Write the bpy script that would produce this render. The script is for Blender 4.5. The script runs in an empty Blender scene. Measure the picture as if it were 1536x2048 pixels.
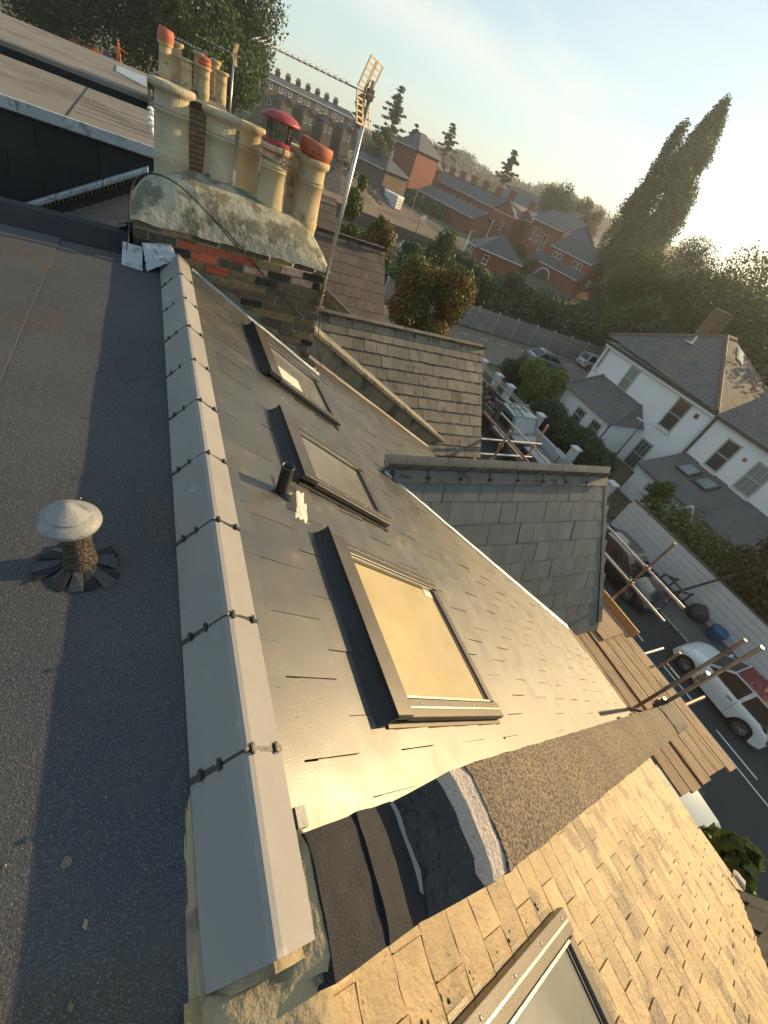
import bpy, math, random
import numpy as np
from mathutils import Vector, Matrix

rnd = random.Random(7)
sc = bpy.context.scene
col = sc.collection
R_ = math.radians

# ------------------------------------------------------------------ camera
CAM_Z = 1.25                       # eye height above the ridge; ridge crest is z = 0, street is z = -9
YAW, PITCH, ROLL, FPX = R_(37.538), R_(38.40), R_(24.475), 841.73 / 2048
cam_d = bpy.data.cameras.new('camera')
cam = bpy.data.objects.new('camera', cam_d)
col.objects.link(cam)
fwd = Vector((math.sin(YAW) * math.cos(PITCH), math.cos(YAW) * math.cos(PITCH), -math.sin(PITCH)))
r0 = Vector((math.cos(YAW), -math.sin(YAW), 0))
u0 = r0.cross(fwd)
rt = math.cos(ROLL) * r0 + math.sin(ROLL) * u0
up = -math.sin(ROLL) * r0 + math.cos(ROLL) * u0
cm = Matrix((rt, up, -fwd)).transposed().to_4x4()
cm.translation = (0, 0, CAM_Z)
cam.matrix_world = cm
cam_d.sensor_fit = 'VERTICAL'
cam_d.sensor_height = 24.0
cam_d.lens = 24.0 * FPX
cam_d.clip_start = 0.05
cam_d.clip_end = 4000
sc.camera = cam

# ------------------------------------------------------------------ light
SUN_AZ, SUN_EL = R_(88), R_(18)    # azimuth measured from +Y towards +X
world = bpy.data.worlds.new('World')
sc.world = world
world.use_nodes = True
wn, wl = world.node_tree.nodes, world.node_tree.links
wn.clear()
w_out = wn.new('ShaderNodeOutputWorld')
w_bg = wn.new('ShaderNodeBackground')
w_bg.inputs['Strength'].default_value = 0.15
sky = wn.new('ShaderNodeTexSky')
sky.sky_type = 'NISHITA'
sky.sun_disc = False
sky.sun_elevation = SUN_EL
sky.sun_rotation = SUN_AZ
sky.altitude = 60
sky.air_density = 1.0
sky.dust_density = 0.6
sky.ozone_density = 2.0
# thin high cirrus streaks, part of the sky itself
tc = wn.new('ShaderNodeTexCoord')
CN = Vector((0.0028, 0.1689, -0.9856)); CT_ = Vector((0.8502, -0.5193, -0.0866))
def wmath(op, a, b_=None, c=None):
    n = wn.new('ShaderNodeMath'); n.operation = op
    for k, v in enumerate((a, b_, c)):
        if v is None: continue
        if isinstance(v, (int, float)): n.inputs[k].default_value = v
        else: wl.new(v, n.inputs[k])
    return n.outputs[0]
def wdot(v):
    n = wn.new('ShaderNodeVectorMath'); n.operation = 'DOT_PRODUCT'; wl.new(tc.outputs['Generated'], n.inputs[0]); n.inputs[1].default_value = v; return n.outputs['Value']
mp = wn.new('ShaderNodeCombineXYZ')
across, along = wdot(CN), wdot(CT_)
wl.new(wmath('MULTIPLY', across, 9.0), mp.inputs[0]); wl.new(wmath('MULTIPLY', along, 1.6), mp.inputs[1])
nz = wn.new('ShaderNodeTexNoise'); nz.inputs['Scale'].default_value = 1.6; nz.inputs['Detail'].default_value = 8; nz.inputs['Roughness'].default_value = .58; nz.inputs['Distortion'].default_value = .5
wl.new(mp.outputs[0], nz.inputs['Vector'])
band = wmath('SUBTRACT', 1.0, wmath('MULTIPLY', wmath('ABSOLUTE', wmath('ADD', across, wmath('MULTIPLY', wmath('SUBTRACT', nz.outputs['Fac'], .5), .10))), 20.0)); band = wmath('MAXIMUM', band, 0.0)
wisp = wmath('MAXIMUM', wmath('MULTIPLY', wmath('SUBTRACT', nz.outputs['Fac'], .50), 1.6), 0.0)
cfac = wmath('MINIMUM', wmath('ADD', wmath('MULTIPLY', band, wmath('MULTIPLY', nz.outputs['Fac'], 1.0)), wmath('MULTIPLY', wisp, .5)), .6)
mx = wn.new('ShaderNodeMix')
mx.data_type = 'RGBA'
mx.inputs['B'].default_value = (7.6, 6.6, 5.6, 1)
wl.new(cfac, mx.inputs['Factor'])
wl.new(sky.outputs['Color'], mx.inputs['A'])
gm = wn.new('ShaderNodeGamma')
gm.inputs['Gamma'].default_value = 0.47
wl.new(mx.outputs['Result'], gm.inputs['Color'])
tn = wn.new('ShaderNodeMix'); tn.data_type = 'RGBA'; tn.blend_type = 'MULTIPLY'; tn.inputs['Factor'].default_value = 1.0
tn.inputs['B'].default_value = (0.97, 1.06, 1.0, 1)
wl.new(gm.outputs['Color'], tn.inputs['A'])
wl.new(tn.outputs['Result'], w_bg.inputs['Color'])
wl.new(w_bg.outputs['Background'], w_out.inputs['Surface'])

sun_d = bpy.data.lights.new('sun', 'SUN')
sun_d.energy = 2.9
sun_d.angle = R_(0.55)
sun_d.color = (1.0, 0.70, 0.35)
sun = bpy.data.objects.new('sun', sun_d)
col.objects.link(sun)
sdir = Vector((math.sin(SUN_AZ) * math.cos(SUN_EL), math.cos(SUN_AZ) * math.cos(SUN_EL), math.sin(SUN_EL)))
sun.rotation_euler = sdir.to_track_quat('Z', 'Y').to_euler()
sun.location = (30, 0, 40)

sc.view_settings.view_transform = 'Standard'
sc.view_settings.look = 'None'
sc.view_settings.exposure = 1.5
sc.view_settings.gamma = 1
sc.view_settings.use_curve_mapping = False
sc.cycles.max_bounces = 6

# ------------------------------------------------------------------ materials
def mat(name, c1, c2=None, scale=6.0, rough=0.7, bump=0.15, bscale=80.0, rand=0.15, spec=0.5, metal=0.0,
        c3=None, c3scale=40.0, c3thr=0.62, c3soft=0.04, stretch=None, island=0.0, c4=None, c4scale=2.0, c4thr=0.58,
        bdist=0.01, alpha=None, trans=0.0, rvar=0.0, coat=0.0, translucent=0.0):
    m = bpy.data.materials.new(name)
    m.use_nodes = True
    N, L = m.node_tree.nodes, m.node_tree.links
    b = N['Principled BSDF']
    geo = N.new('ShaderNodeNewGeometry')
    vec = geo.outputs['Position']
    if stretch:
        mpn = N.new('ShaderNodeMapping')
        mpn.inputs['Scale'].default_value = stretch
        L.new(vec, mpn.inputs['Vector'])
        vec = mpn.outputs['Vector']
    c2 = c2 or c1

    def noise(s, d=4.0, r=0.55):
        n = N.new('ShaderNodeTexNoise')
        n.inputs['Scale'].default_value = s
        n.inputs['Detail'].default_value = d
        n.inputs['Roughness'].default_value = r
        L.new(vec, n.inputs['Vector'])
        return n.outputs['Fac']

    def ramp(src, lo, hi):
        r = N.new('ShaderNodeMapRange')
        r.inputs['From Min'].default_value = lo
        r.inputs['From Max'].default_value = hi
        L.new(src, r.inputs['Value'])
        return r.outputs['Result']

    def mixc(f, a, bb):
        x = N.new('ShaderNodeMix')
        x.data_type = 'RGBA'
        L.new(f, x.inputs['Factor'])
        for k, v in (('A', a), ('B', bb)):
            if isinstance(v, tuple):
                x.inputs[k].default_value = (*v, 1)
            else:
                L.new(v, x.inputs[k])
        return x.outputs['Result']
    nf = noise(scale)
    c = mixc(ramp(nf, 0.32, 0.68), c1, c2)
    if c4:
        c = mixc(ramp(noise(c4scale, 6, 0.6), c4thr - 0.03, c4thr + 0.05), c, c4)
    if c3:
        c = mixc(ramp(noise(c3scale, 4, 0.62), c3thr - c3soft, c3thr + c3soft), c, c3)
    if rand or island:
        oi = N.new('ShaderNodeObjectInfo')
        hv = N.new('ShaderNodeHueSaturation')
        mr = N.new('ShaderNodeMapRange')
        amt = island or rand
        mr.inputs['To Min'].default_value = 1 - amt
        mr.inputs['To Max'].default_value = 1 + amt
        L.new(geo.outputs['Random Per Island'] if island else oi.outputs['Random'], mr.inputs['Value'])
        L.new(mr.outputs['Result'], hv.inputs['Value'])
        L.new(c, hv.inputs['Color'])
        c = hv.outputs['Color']
    L.new(c, b.inputs['Base Color'])
    b.inputs['Roughness'].default_value = rough
    if rvar:
        rr = N.new('ShaderNodeMapRange')
        rr.inputs['From Min'].default_value = 0.3
        rr.inputs['From Max'].default_value = 0.7
        rr.inputs['To Min'].default_value = rough - rvar
        rr.inputs['To Max'].default_value = rough + rvar
        L.new(noise(scale * 1.7 + 1), rr.inputs['Value'])
        L.new(rr.outputs['Result'], b.inputs['Roughness'])
    b.inputs['Metallic'].default_value = metal
    b.inputs['Specular IOR Level'].default_value = spec
    b.inputs['Coat Weight'].default_value = coat
    b.inputs['Coat Roughness'].default_value = 0.06
    if trans:
        b.inputs['Transmission Weight'].default_value = trans
    if translucent:
        t = N.new('ShaderNodeBsdfTranslucent')
        L.new(c, t.inputs['Color'])
        ms = N.new('ShaderNodeMixShader')
        ms.inputs[0].default_value = translucent
        L.new(b.outputs[0], ms.inputs[1])
        L.new(t.outputs[0], ms.inputs[2])
        L.new(ms.outputs[0], N['Material Output'].inputs['Surface'])
    if bump:
        bn = N.new('ShaderNodeBump')
        bn.inputs['Strength'].default_value = bump
        bn.inputs['Distance'].default_value = bdist
        L.new(noise(bscale, 3, 0.6), bn.inputs['Height'])
        L.new(bn.outputs['Normal'], b.inputs['Normal'])
    return m

M_ = {}
def MT(k, *a, **kw):
    M_[k] = mat(k, *a, **kw)
MT('new_slate', (0.028, 0.034, 0.035), (0.050, 0.046, 0.036), 3, 0.46, 0.09, 150, 0.20, spec=1.0, c4=(0.085, 0.072, 0.052), c4scale=6, c4thr=0.64, c3=(0.20, 0.18, 0.14), c3scale=190, c3thr=0.75, rvar=0.05, bdist=0.004)
MT('dormer_slate', (0.078, 0.088, 0.090), (0.11, 0.118, 0.115), 5, 0.5, 0.3, 120, 0.16, spec=0.5, c4=(0.12, 0.12, 0.11), c4scale=9, c4thr=0.62, bdist=0.004)
MT('tile_dark', (0.12, 0.11, 0.10), (0.155, 0.145, 0.13), 4, 0.8, 0.4, 90, 0.1, c4=(0.06, 0.055, 0.05), c4scale=6)
MT('dirt', (0.030, 0.026, 0.018), (0.055, 0.048, 0.03), 14, 0.95, 0.6, 60, 0)
MT('old_slate', (0.36, 0.255, 0.125), (0.23, 0.17, 0.09), 9, 0.6, 0.9, 45, 0.24, spec=0.5, c4=(0.12, 0.092, 0.055), c4scale=3.2, c4thr=0.55, c3=(0.06, 0.045, 0.03), c3scale=55, c3thr=0.67, bdist=0.006)
MT('mossy_slate', (0.11, 0.105, 0.085), (0.16, 0.15, 0.115), 3, 0.75, 0.5, 60, 0.22, stretch=(1, 1, 0.35), c4=(0.075, 0.07, 0.05), c4scale=5, c4thr=0.58, bdist=0.006)
MT('brown_slate', (0.085, 0.062, 0.05), (0.115, 0.085, 0.068), 3, 0.7, 0.4, 60, 0.15, bdist=0.006)
MT('black_slate', (0.012, 0.012, 0.013), (0.02, 0.02, 0.021), 3, 0.75, 0.3, 60, 0.2)
MT('roof_tile', (0.10, 0.10, 0.10), (0.14, 0.135, 0.13), 2, 0.9, 0.4, 30, 0.15, c4=(0.16, 0.13, 0.09), c4scale=.7)
MT('hip_tile', (0.17, 0.11, 0.08), (0.13, 0.09, 0.07), 2, 0.8, 0.3, 30, 0.12)
MT('felt', (0.044, 0.051, 0.062), (0.062, 0.067, 0.074), 2.0, 0.88, 1.0, 150, 0, spec=0.25, c3=(0.17, 0.155, 0.135), c3scale=270, c3thr=0.60, c3soft=0.06, bdist=0.004, c4=(0.06, 0.055, 0.05), c4scale=1.3)
MT('felt_black', (0.010, 0.011, 0.015), (0.017, 0.018, 0.022), 5, 0.7, 1.0, 210, 0, spec=0.35, c3=(0.035, 0.035, 0.035), c3scale=220, c3thr=0.62, bdist=0.004, c4=(0.06, 0.06, 0.055), c4scale=4, c4thr=0.66)
MT('felt_brown', (0.16, 0.125, 0.08), (0.27, 0.21, 0.135), 2.5, 0.85, 1.0, 120, 0, c3=(0.045, 0.036, 0.03), c3scale=105, c3thr=0.50, c3soft=0.05, bdist=0.006)
MT('felt_tan', (0.16, 0.14, 0.115), (0.20, 0.175, 0.145), 1.2, 0.85, 0.4, 60, 0, c4=(0.12, 0.105, 0.085), c4scale=.8, bdist=0.01)
MT('tar', (0.010, 0.010, 0.010), (0.030, 0.032, 0.030), 9, 0.42, 1.2, 28, 0, c3=(0.10, 0.095, 0.08), c3scale=60, c3thr=0.70, bdist=0.02)
MT('ridge_concrete', (0.205, 0.20, 0.195), (0.25, 0.24, 0.225), 2.5, 0.72, 0.4, 160, 0.06, c3=(0.09, 0.09, 0.09), c3scale=110, c3thr=0.72, bdist=0.003, c4=(0.30, 0.30, 0.29), c4scale=7, c4thr=0.67)
MT('mossy_concrete', (0.16, 0.145, 0.11), (0.24, 0.21, 0.16), 6, 0.9, 0.7, 60, 0.15, c4=(0.07, 0.065, 0.045), c4scale=8)
MT('mortar', (0.33, 0.27, 0.16), (0.26, 0.21, 0.13), 7, 0.9, 0.9, 45, 0, c4=(0.16, 0.13, 0.085), c4scale=6, bdist=0.01)
MT('mortar_pink', (0.50, 0.42, 0.36), (0.42, 0.36, 0.31), 6, 0.9, 0.8, 90, 0, c3=(0.10, 0.08, 0.07), c3scale=70, c3thr=0.66, bdist=0.01)
MT('flaunching', (0.38, 0.355, 0.27), (0.22, 0.225, 0.18), 6, 0.9, 1.0, 15, 0, c4=(0.13, 0.125, 0.085), c4scale=4.2, c4thr=0.52, c3=(0.40, 0.31, 0.17), c3scale=4, c3thr=0.70, c3soft=.06, bdist=0.014)
MT('render_wall', (0.22, 0.20, 0.145), (0.13, 0.125, 0.09), 3, 0.9, 0.5, 30, 0, c4=(0.065, 0.065, 0.05), c4scale=2.5, stretch=(1, 1, .5))
MT('brick_mortar', (0.30, 0.27, 0.21), (0.17, 0.155, 0.12), 9, 0.95, 1.0, 50, 0, bdist=0.02)
for k, a, b2 in (('brick_dark', (0.055, 0.045, 0.035), (0.11, 0.085, 0.055)), ('brick_yellow', (0.27, 0.19, 0.09), (0.17, 0.12, 0.06)),
                 ('brick_brown', (0.15, 0.105, 0.06), (0.10, 0.075, 0.045)), ('brick_red', (0.46, 0.10, 0.045), (0.36, 0.085, 0.04)), ('brick_black', (0.018, 0.016, 0.015), (0.05, 0.04, 0.03)),
                 ('brick_spalled', (0.42, 0.10, 0.06), (0.45, 0.38, 0.30))):
    MT(k, a, b2, 18, 0.92, 1.0, 60, 0.12, bdist=0.012)
MT('pot', (0.47, 0.37, 0.21), (0.37, 0.29, 0.17), 6, 0.85, 0.5, 60, 0.1, c4=(0.20, 0.17, 0.11), c4scale=7, c4thr=0.6, bdist=0.006)
MT('pot_rough', (0.50, 0.43, 0.30), (0.40, 0.35, 0.25), 7, 0.95, 0.9, 60, 0.05, c3=(0.22, 0.19, 0.14), c3scale=60, c3thr=0.68, c4=(.10,.09,.075), c4scale=3, c4thr=.68, bdist=0.012)
MT('terracotta', (0.46, 0.13, 0.055), (0.36, 0.10, 0.05), 10, 0.7, 0.3, 60, 0.05)
MT('cowl_red', (0.33, 0.045, 0.045), (0.27, 0.04, 0.04), 8, 0.5, 0.2, 60, 0, spec=.5)
MT('wire_black', (0.012, 0.012, 0.012), rough=0.5, bump=0, rand=0)
MT('plastic_black', (0.015, 0.016, 0.017), (0.03, 0.03, 0.03), 6, 0.42, 0.1, 60, 0.05)
MT('alu_frame', (0.075, 0.066, 0.056), (0.10, 0.088, 0.072), 6, 0.36, 0.08, 200, 0.03, spec=0.7, metal=0.35)
MT('alu_dark', (0.012, 0.013, 0.016), (0.022, 0.023, 0.026), 8, 0.45, 0.12, 60, 0, spec=.4)
MT('alu_bright', (0.62, 0.60, 0.55), (0.5, 0.48, 0.43), 8, 0.3, 0.1, 60, 0, metal=0.9)
MT('lead', (0.30, 0.34, 0.37), (0.42, 0.46, 0.49), 6, 0.5, 0.5, 30, 0, metal=0.25, bdist=0.01, c4=(0.22, 0.24, 0.25), c4scale=12)
MT('lead_pale', (0.52, 0.60, 0.64), (0.62, 0.68, 0.70), 6, 0.5, 0.4, 30, 0, metal=0.1, bdist=0.006)
MT('white_plastic', (0.72, 0.72, 0.70), rough=0.4, bump=0, rand=0)
MT('tape', (0.62, 0.58, 0.48), (0.45, 0.42, 0.35), 20, 0.55, 0.6, 60, 0)
MT('vent_grey', (0.20, 0.205, 0.205), (0.25, 0.25, 0.24), 9, 0.55, 0.25, 70, 0, c4=(0.13, 0.13, 0.13), c4scale=14)
MT('pebbledash', (0.23, 0.19, 0.13), (0.15, 0.125, 0.09), 60, 0.95, 2.0, 110, 0, c3=(0.05, 0.045, 0.04), c3scale=120, c3thr=0.52, bdist=0.02)
MT('galv', (0.55, 0.54, 0.51), (0.38, 0.36, 0.33), 7, 0.34, 0.15, 50, 0.08, metal=0.85)
MT('galv_rusty', (0.24, 0.15, 0.10), (0.36, 0.30, 0.24), 5, 0.6, 0.3, 50, 0.1, metal=0.5)
MT('tube_pink', (0.42, 0.20, 0.15), (0.50, 0.36, 0.28), 6, 0.5, 0.2, 50, 0, metal=0.4)
MT('board', (0.30, 0.19, 0.10), (0.22, 0.145, 0.08), 3, 0.75, 0.7, 30, 0.16, stretch=(6, .8, 6), c4=(0.12, 0.08, 0.05), c4scale=3, bdist=0.006)
MT('board_new', (0.52, 0.30, 0.12), (0.44, 0.25, 0.10), 3, 0.65, 0.3, 30, 0.08, stretch=(6, .8, 6), c4=(0.28, 0.15, 0.06), c4scale=9, c4thr=.66)
MT('asphalt', (0.030, 0.031, 0.031), (0.042, 0.041, 0.040), .6, 0.85, 0.6, 40, 0, c3=(0.075, 0.073, 0.07), c3scale=55, c3thr=.66, bdist=0.01)
MT('asphalt_warm', (0.15, 0.115, 0.088), (0.18, 0.14, 0.105), .3, 0.88, 0.4, 30, 0)
MT('pavement', (0.085, 0.082, 0.076), (0.115, 0.11, 0.10), 1.2, 0.9, 0.5, 30, 0)
MT('paint', (0.62, 0.62, 0.58), rough=0.7, bump=0.1, rand=0)
MT('paint_white_wall', (0.82, 0.83, 0.84), (0.86, 0.86, 0.85), .7, 0.85, 0.2, 20, 0)
MT('fence_white', (0.60, 0.585, 0.58), (0.66, 0.64, 0.63), .8, 0.7, 0.12, 20, 0.02)
MT('concrete_panel', (0.23, 0.225, 0.215), (0.29, 0.28, 0.265), 1.0, 0.9, 0.3, 20, 0.06)
MT('soil', (0.20, 0.145, 0.095), (0.15, 0.11, 0.075), .25, 0.95, 1.0, 3, 0, bdist=0.15, c4=(0.10, 0.075, 0.05), c4scale=.12)
MT('rubble', (0.16, 0.13, 0.105), (0.09, 0.075, 0.06), 1.0, 0.95, 1.0, 4, 0, island=0.5, bdist=.1)
MT('grass', (0.045, 0.060, 0.022), (0.085, 0.075, 0.035), .2, 0.95, 1.0, 5, 0, bdist=0.1)
MT('dry_grass', (0.15, 0.11, 0.06), (0.07, 0.075, 0.03), .3, 0.95, 1.0, 4, 0, bdist=0.1)
MT('hill_far', (0.14, 0.105, 0.065), (0.055, 0.065, 0.035), .02, 0.95, 0, 1, 0)
MT('post_concrete', (0.38, 0.37, 0.35), rough=.9, rand=0)
MT('red_brick', (0.25, 0.082, 0.048), (0.19, 0.068, 0.042), .6, 0.9, 0.3, 12, 0.05)
MT('red_brick_bright', (0.28, 0.085, 0.045), (0.24, 0.075, 0.042), .6, 0.9, 0.3, 12, 0.05)
MT('stock_brick', (0.14, 0.105, 0.07), (0.10, 0.08, 0.058), .6, 0.9, 0.3, 12, 0.08)
MT('far_slate', (0.055, 0.058, 0.062), (0.078, 0.078, 0.078), .6, 0.6, 0.2, 8, 0.06)
MT('blue_sheet', (0.03, 0.07, 0.20), (0.04, 0.09, 0.24), .5, 0.7, 0, 8, 0)
MT('white_paint', (0.75, 0.75, 0.73), rough=0.6, bump=0, rand=0.03)
MT('cream_frame', (0.42, 0.42, 0.36), rough=0.6, bump=0, rand=0.03)
MT('bark', (0.055, 0.045, 0.03), (0.08, 0.065, 0.045), 4, 0.95, 0.8, 20, 0)
def leafmat(k, a, b2, c3=None, thr=.6, sc_=.5):
    MT(k, a, b2, sc_, 0.6, 0, 1, 0, island=0.45, spec=0.3, translucent=0.2, c3=c3, c3scale=.8, c3thr=thr, c3soft=.1)
leafmat('leaf_dark', (0.026, 0.074, 0.034), (0.048, 0.100, 0.042))
leafmat('leaf_poplar', (0.045, 0.12, 0.062), (0.065, 0.15, 0.075))
leafmat('leaf_green', (0.040, 0.085, 0.020), (0.080, 0.115, 0.028))
leafmat('leaf_olive', (0.080, 0.125, 0.028), (0.12, 0.15, 0.035))
leafmat('leaf_autumn', (0.12, 0.12, 0.025), (0.07, 0.10, 0.022), (0.26, 0.095, 0.03), .57, 1.0)
leafmat('leaf_sunlit', (0.13, 0.19, 0.035), (0.18, 0.22, 0.05))  # olive leaf lightened in place of sunlight on the round bush
leafmat('leaf_rust', (0.085, 0.060, 0.025), (0.05, 0.060, 0.022))
leafmat('leaf_willow', (0.13, 0.13, 0.045), (0.085, 0.10, 0.032))
leafmat('leaf_far', (0.045, 0.060, 0.030), (0.065, 0.075, 0.038), None, .6, .1)
def glassmat(k, colr, rough=0.05, spec=1.0, metal=0.0):
    m = bpy.data.materials.new(k); m.use_nodes = True
    b = m.node_tree.nodes['Principled BSDF']
    b.inputs['Base Color'].default_value = (*colr, 1); b.inputs['Roughness'].default_value = rough
    b.inputs['Specular IOR Level'].default_value = spec; b.inputs['Metallic'].default_value = metal
    M_[k] = m; return m
glassmat('pane', (0.045, 0.055, 0.06)); glassmat('pane_pale', (0.22, 0.25, 0.25), 0.15)
glassmat('car_glass', (0.012, 0.018, 0.022), 0.08, .5)
# double glazing over a pale blind; reflected golden haze put into the gold pane's colour
MT('pane_gold_reflection', (0.56, 0.46, 0.26), (0.46, 0.37, 0.21), 2.2, 0.16, 0.02, 8, 0, spec=1.0, c4=(0.50, 0.41, 0.24), c4scale=3.0, c4thr=.55, rvar=.05, coat=.6)
MT('skylight_pane_clear', (0.16, 0.165, 0.15), (0.22, 0.22, 0.195), 3, 0.13, 0.02, 8, 0, spec=1.0, rvar=.05, coat=.6)
def carpaint(k, c):
    MT(k, c, rough=0.34, bump=0, rand=0, coat=0.9, spec=.5)
carpaint('car_white', (0.66, 0.68, 0.68)); carpaint('car_black', (0.012, 0.013, 0.015)); carpaint('car_silver', (0.42, 0.44, 0.45))
carpaint('car_grey', (0.10, 0.115, 0.125)); carpaint('car_blue', (0.02, 0.035, 0.06)); carpaint('car_pale', (0.30, 0.36, 0.38)); carpaint('car_green', (0.09, 0.13, 0.13))
MT('soft_top', (0.13, 0.022, 0.022), rough=0.85, bump=.2, rand=0)
MT('tyre', (0.012, 0.012, 0.012), rough=0.85, bump=0, rand=0)
MT('rim', (0.35, 0.35, 0.36), rough=0.35, bump=0, rand=0, metal=.8)
MT('lamp_red', (0.30, 0.02, 0.02), rough=0.25, bump=0, rand=0)
MT('lamp_clear', (0.55, 0.58, 0.60), rough=0.12, bump=0, rand=0, metal=.4)
MT('bin_blue', (0.04, 0.11, 0.22), (0.03, 0.09, 0.19), 3, 0.55, .4, 12, 0)
MT('bag_black', (0.025, 0.022, 0.02), (0.05, 0.045, 0.04), 6, 0.5, 1.0, 9, 0, bdist=.05)
MT('hi_vis', (0.75, 0.14, 0.02), (0.65, 0.12, 0.02), 9, 0.7, .2, 20, 0)
MT('skin', (0.35, 0.20, 0.13), rough=0.6, bump=0, rand=0)
MT('steel_dark', (0.04, 0.045, 0.045), (0.06, 0.06, 0.06), 3, 0.6, 0.1, 30, 0)
MT('sheet_red', (0.22, 0.03, 0.03), rough=0.7, bump=.1, rand=0)

# ------------------------------------------------------------------ mesh helpers
ROOT = {}
def base_of(parent):
    return ROOT.get(parent.name, Vector((0, 0, 0))) if parent else Vector((0, 0, 0))

class MB:
    def __init__(s):
        s.v = []; s.f = []
    def add(s, vs, fs):
        n = len(s.v); s.v += [tuple(v) for v in vs]; s.f += [tuple(n + i for i in f) for f in fs]; return s
    def box(s, c, size, rot=None):
        hx, hy, hz = size[0] / 2, size[1] / 2, size[2] / 2
        vs = [Vector((x, y, z)) for x in (-hx, hx) for y in (-hy, hy) for z in (-hz, hz)]
        if rot is not None: vs = [rot @ v for v in vs]
        c = Vector(c)
        return s.add([v + c for v in vs], [(0, 1, 3, 2), (4, 6, 7, 5), (0, 4, 5, 1), (2, 3, 7, 6), (0, 2, 6, 4), (1, 5, 7, 3)])
    def cbox(s, c, size, ch, rot=None):
        # box with chamfered top rim (z+)
        hx, hy, hz = size[0] / 2, size[1] / 2, size[2] / 2
        vs = []
        for z, k in ((-hz, 0), (hz - ch, 0), (hz, ch)):
            vs += [Vector((x, y, z)) for x, y in ((-hx + k, -hy + k), (hx - k, -hy + k), (hx - k, hy - k), (-hx + k, hy - k))]
        if rot is not None: vs = [rot @ v for v in vs]
        c = Vector(c)
        fs = [(3, 2, 1, 0), (8, 9, 10, 11)]
        for a in (0, 4):
            for i in range(4):
                j = (i + 1) % 4
                fs.append((a + i, a + j, a + 4 + j, a + 4 + i))
        return s.add([v + c for v in vs], fs)
    def span(s, p0, p1):
        c = [(a + b) / 2 for a, b in zip(p0, p1)]; d = [abs(b - a) for a, b in zip(p0, p1)]
        return s.box(c, d)
    def tube(s, p0, p1, r, n=10, r1=None, cap=True):
        p0, p1 = Vector(p0), Vector(p1); r1 = r if r1 is None else r1
        d = (p1 - p0).normalized(); a = d.orthogonal().normalized(); b = d.cross(a)
        vs = []
        for p, q in ((p0, r), (p1, r1)):
            for i in range(n):
                t = 2 * math.pi * i / n
                vs.append(p + q * (math.cos(t) * a + math.sin(t) * b))
        fs = [(i, (i + 1) % n, n + (i + 1) % n, n + i) for i in range(n)]
        if cap: fs += [tuple(reversed(range(n))), tuple(range(n, 2 * n))]
        return s.add(vs, fs)
    def path(s, pts, r, n=6):
        for a, b in zip(pts, pts[1:]): s.tube(a, b, r, n, cap=True)
        return s
    def lathe(s, prof, o, n=24, ax=None, wob=0.0, seed=0, cap=True):
        o = Vector(o); q = Vector(ax).normalized().to_track_quat('Z', 'Y').to_matrix() if ax is not None else Matrix.Identity(3)
        rr = random.Random(seed); vs = []
        for r, z in prof:
            for i in range(n):
                t = 2 * math.pi * i / n; k = r * (1 + wob * (rr.random() - .5))
                vs.append(o + q @ Vector((k * math.cos(t), k * math.sin(t), z)))
        fs = []
        for j in range(len(prof) - 1):
            for i in range(n):
                k = (i + 1) % n
                fs.append((j * n + i, j * n + k, (j + 1) * n + k, (j + 1) * n + i))
        if cap: fs += [tuple(reversed(range(n))), tuple(range((len(prof) - 1) * n, len(prof) * n))]
        return s.add(vs, fs)
    def prism(s, poly, vec):
        vec = Vector(vec); n = len(poly); a = [Vector(p) for p in poly]
        return s.add(a + [p + vec for p in a], [tuple(range(n)), tuple(reversed(range(n, 2 * n)))] + [(i, n + i, n + (i + 1) % n, (i + 1) % n) for i in range(n)])
    def data(s, name, off=Vector((0, 0, 0)), smooth=False):
        me = bpy.data.meshes.new(name)
        me.from_pydata([(x - off[0], y - off[1], z - off[2]) for x, y, z in s.v], [], s.f)
        if smooth:
            me.shade_smooth()
        me.update(); return me
    def build(s, name, m, parent=None, smooth=False, bevel=0.0, label=None, kind=None, fix=True):
        me = s.data(name, base_of(parent), smooth)
        if fix:
            import bmesh
            bm = bmesh.new(); bm.from_mesh(me); bmesh.ops.recalc_face_normals(bm, faces=bm.faces); bm.to_mesh(me); bm.free()
        me.materials.append(M_[m] if isinstance(m, str) else m)
        o = bpy.data.objects.new(name, me); col.objects.link(o)
        if parent: o.parent = parent
        if label: o['label'] = label
        if kind: o['kind'] = kind
        if bevel:
            bv = o.modifiers.new('bevel', 'BEVEL'); bv.width = bevel; bv.segments = 2; bv.limit_method = 'ANGLE'
        if parent: ROOT[o.name] = base_of(parent)
        return o

def thing(name, label, cat, loc=(0, 0, 0), group=None):
    o = bpy.data.objects.new(name, None); col.objects.link(o)
    o.empty_display_size = 0.2; o.location = loc; o['label'] = label; o['category'] = cat
    if group: o['group'] = group
    ROOT[o.name] = Vector(loc)
    return o
def tag(o, label, cat, group=None):
    o['label'] = label; o['category'] = cat
    if group: o['group'] = group
    return o
def copy_tree(o, parent=None):
    c = o.copy(); col.objects.link(c)
    if parent: c.parent = parent
    for ch in [x for x in kids.get(o.name, [])]: copy_tree(ch, c)
    return c
kids = {}
def index_kids():
    kids.clear()
    for o in bpy.data.objects:
        if o.parent: kids.setdefault(o.parent.name, []).append(o)
def structure(o):
    o['kind'] = 'structure'; return o

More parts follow.
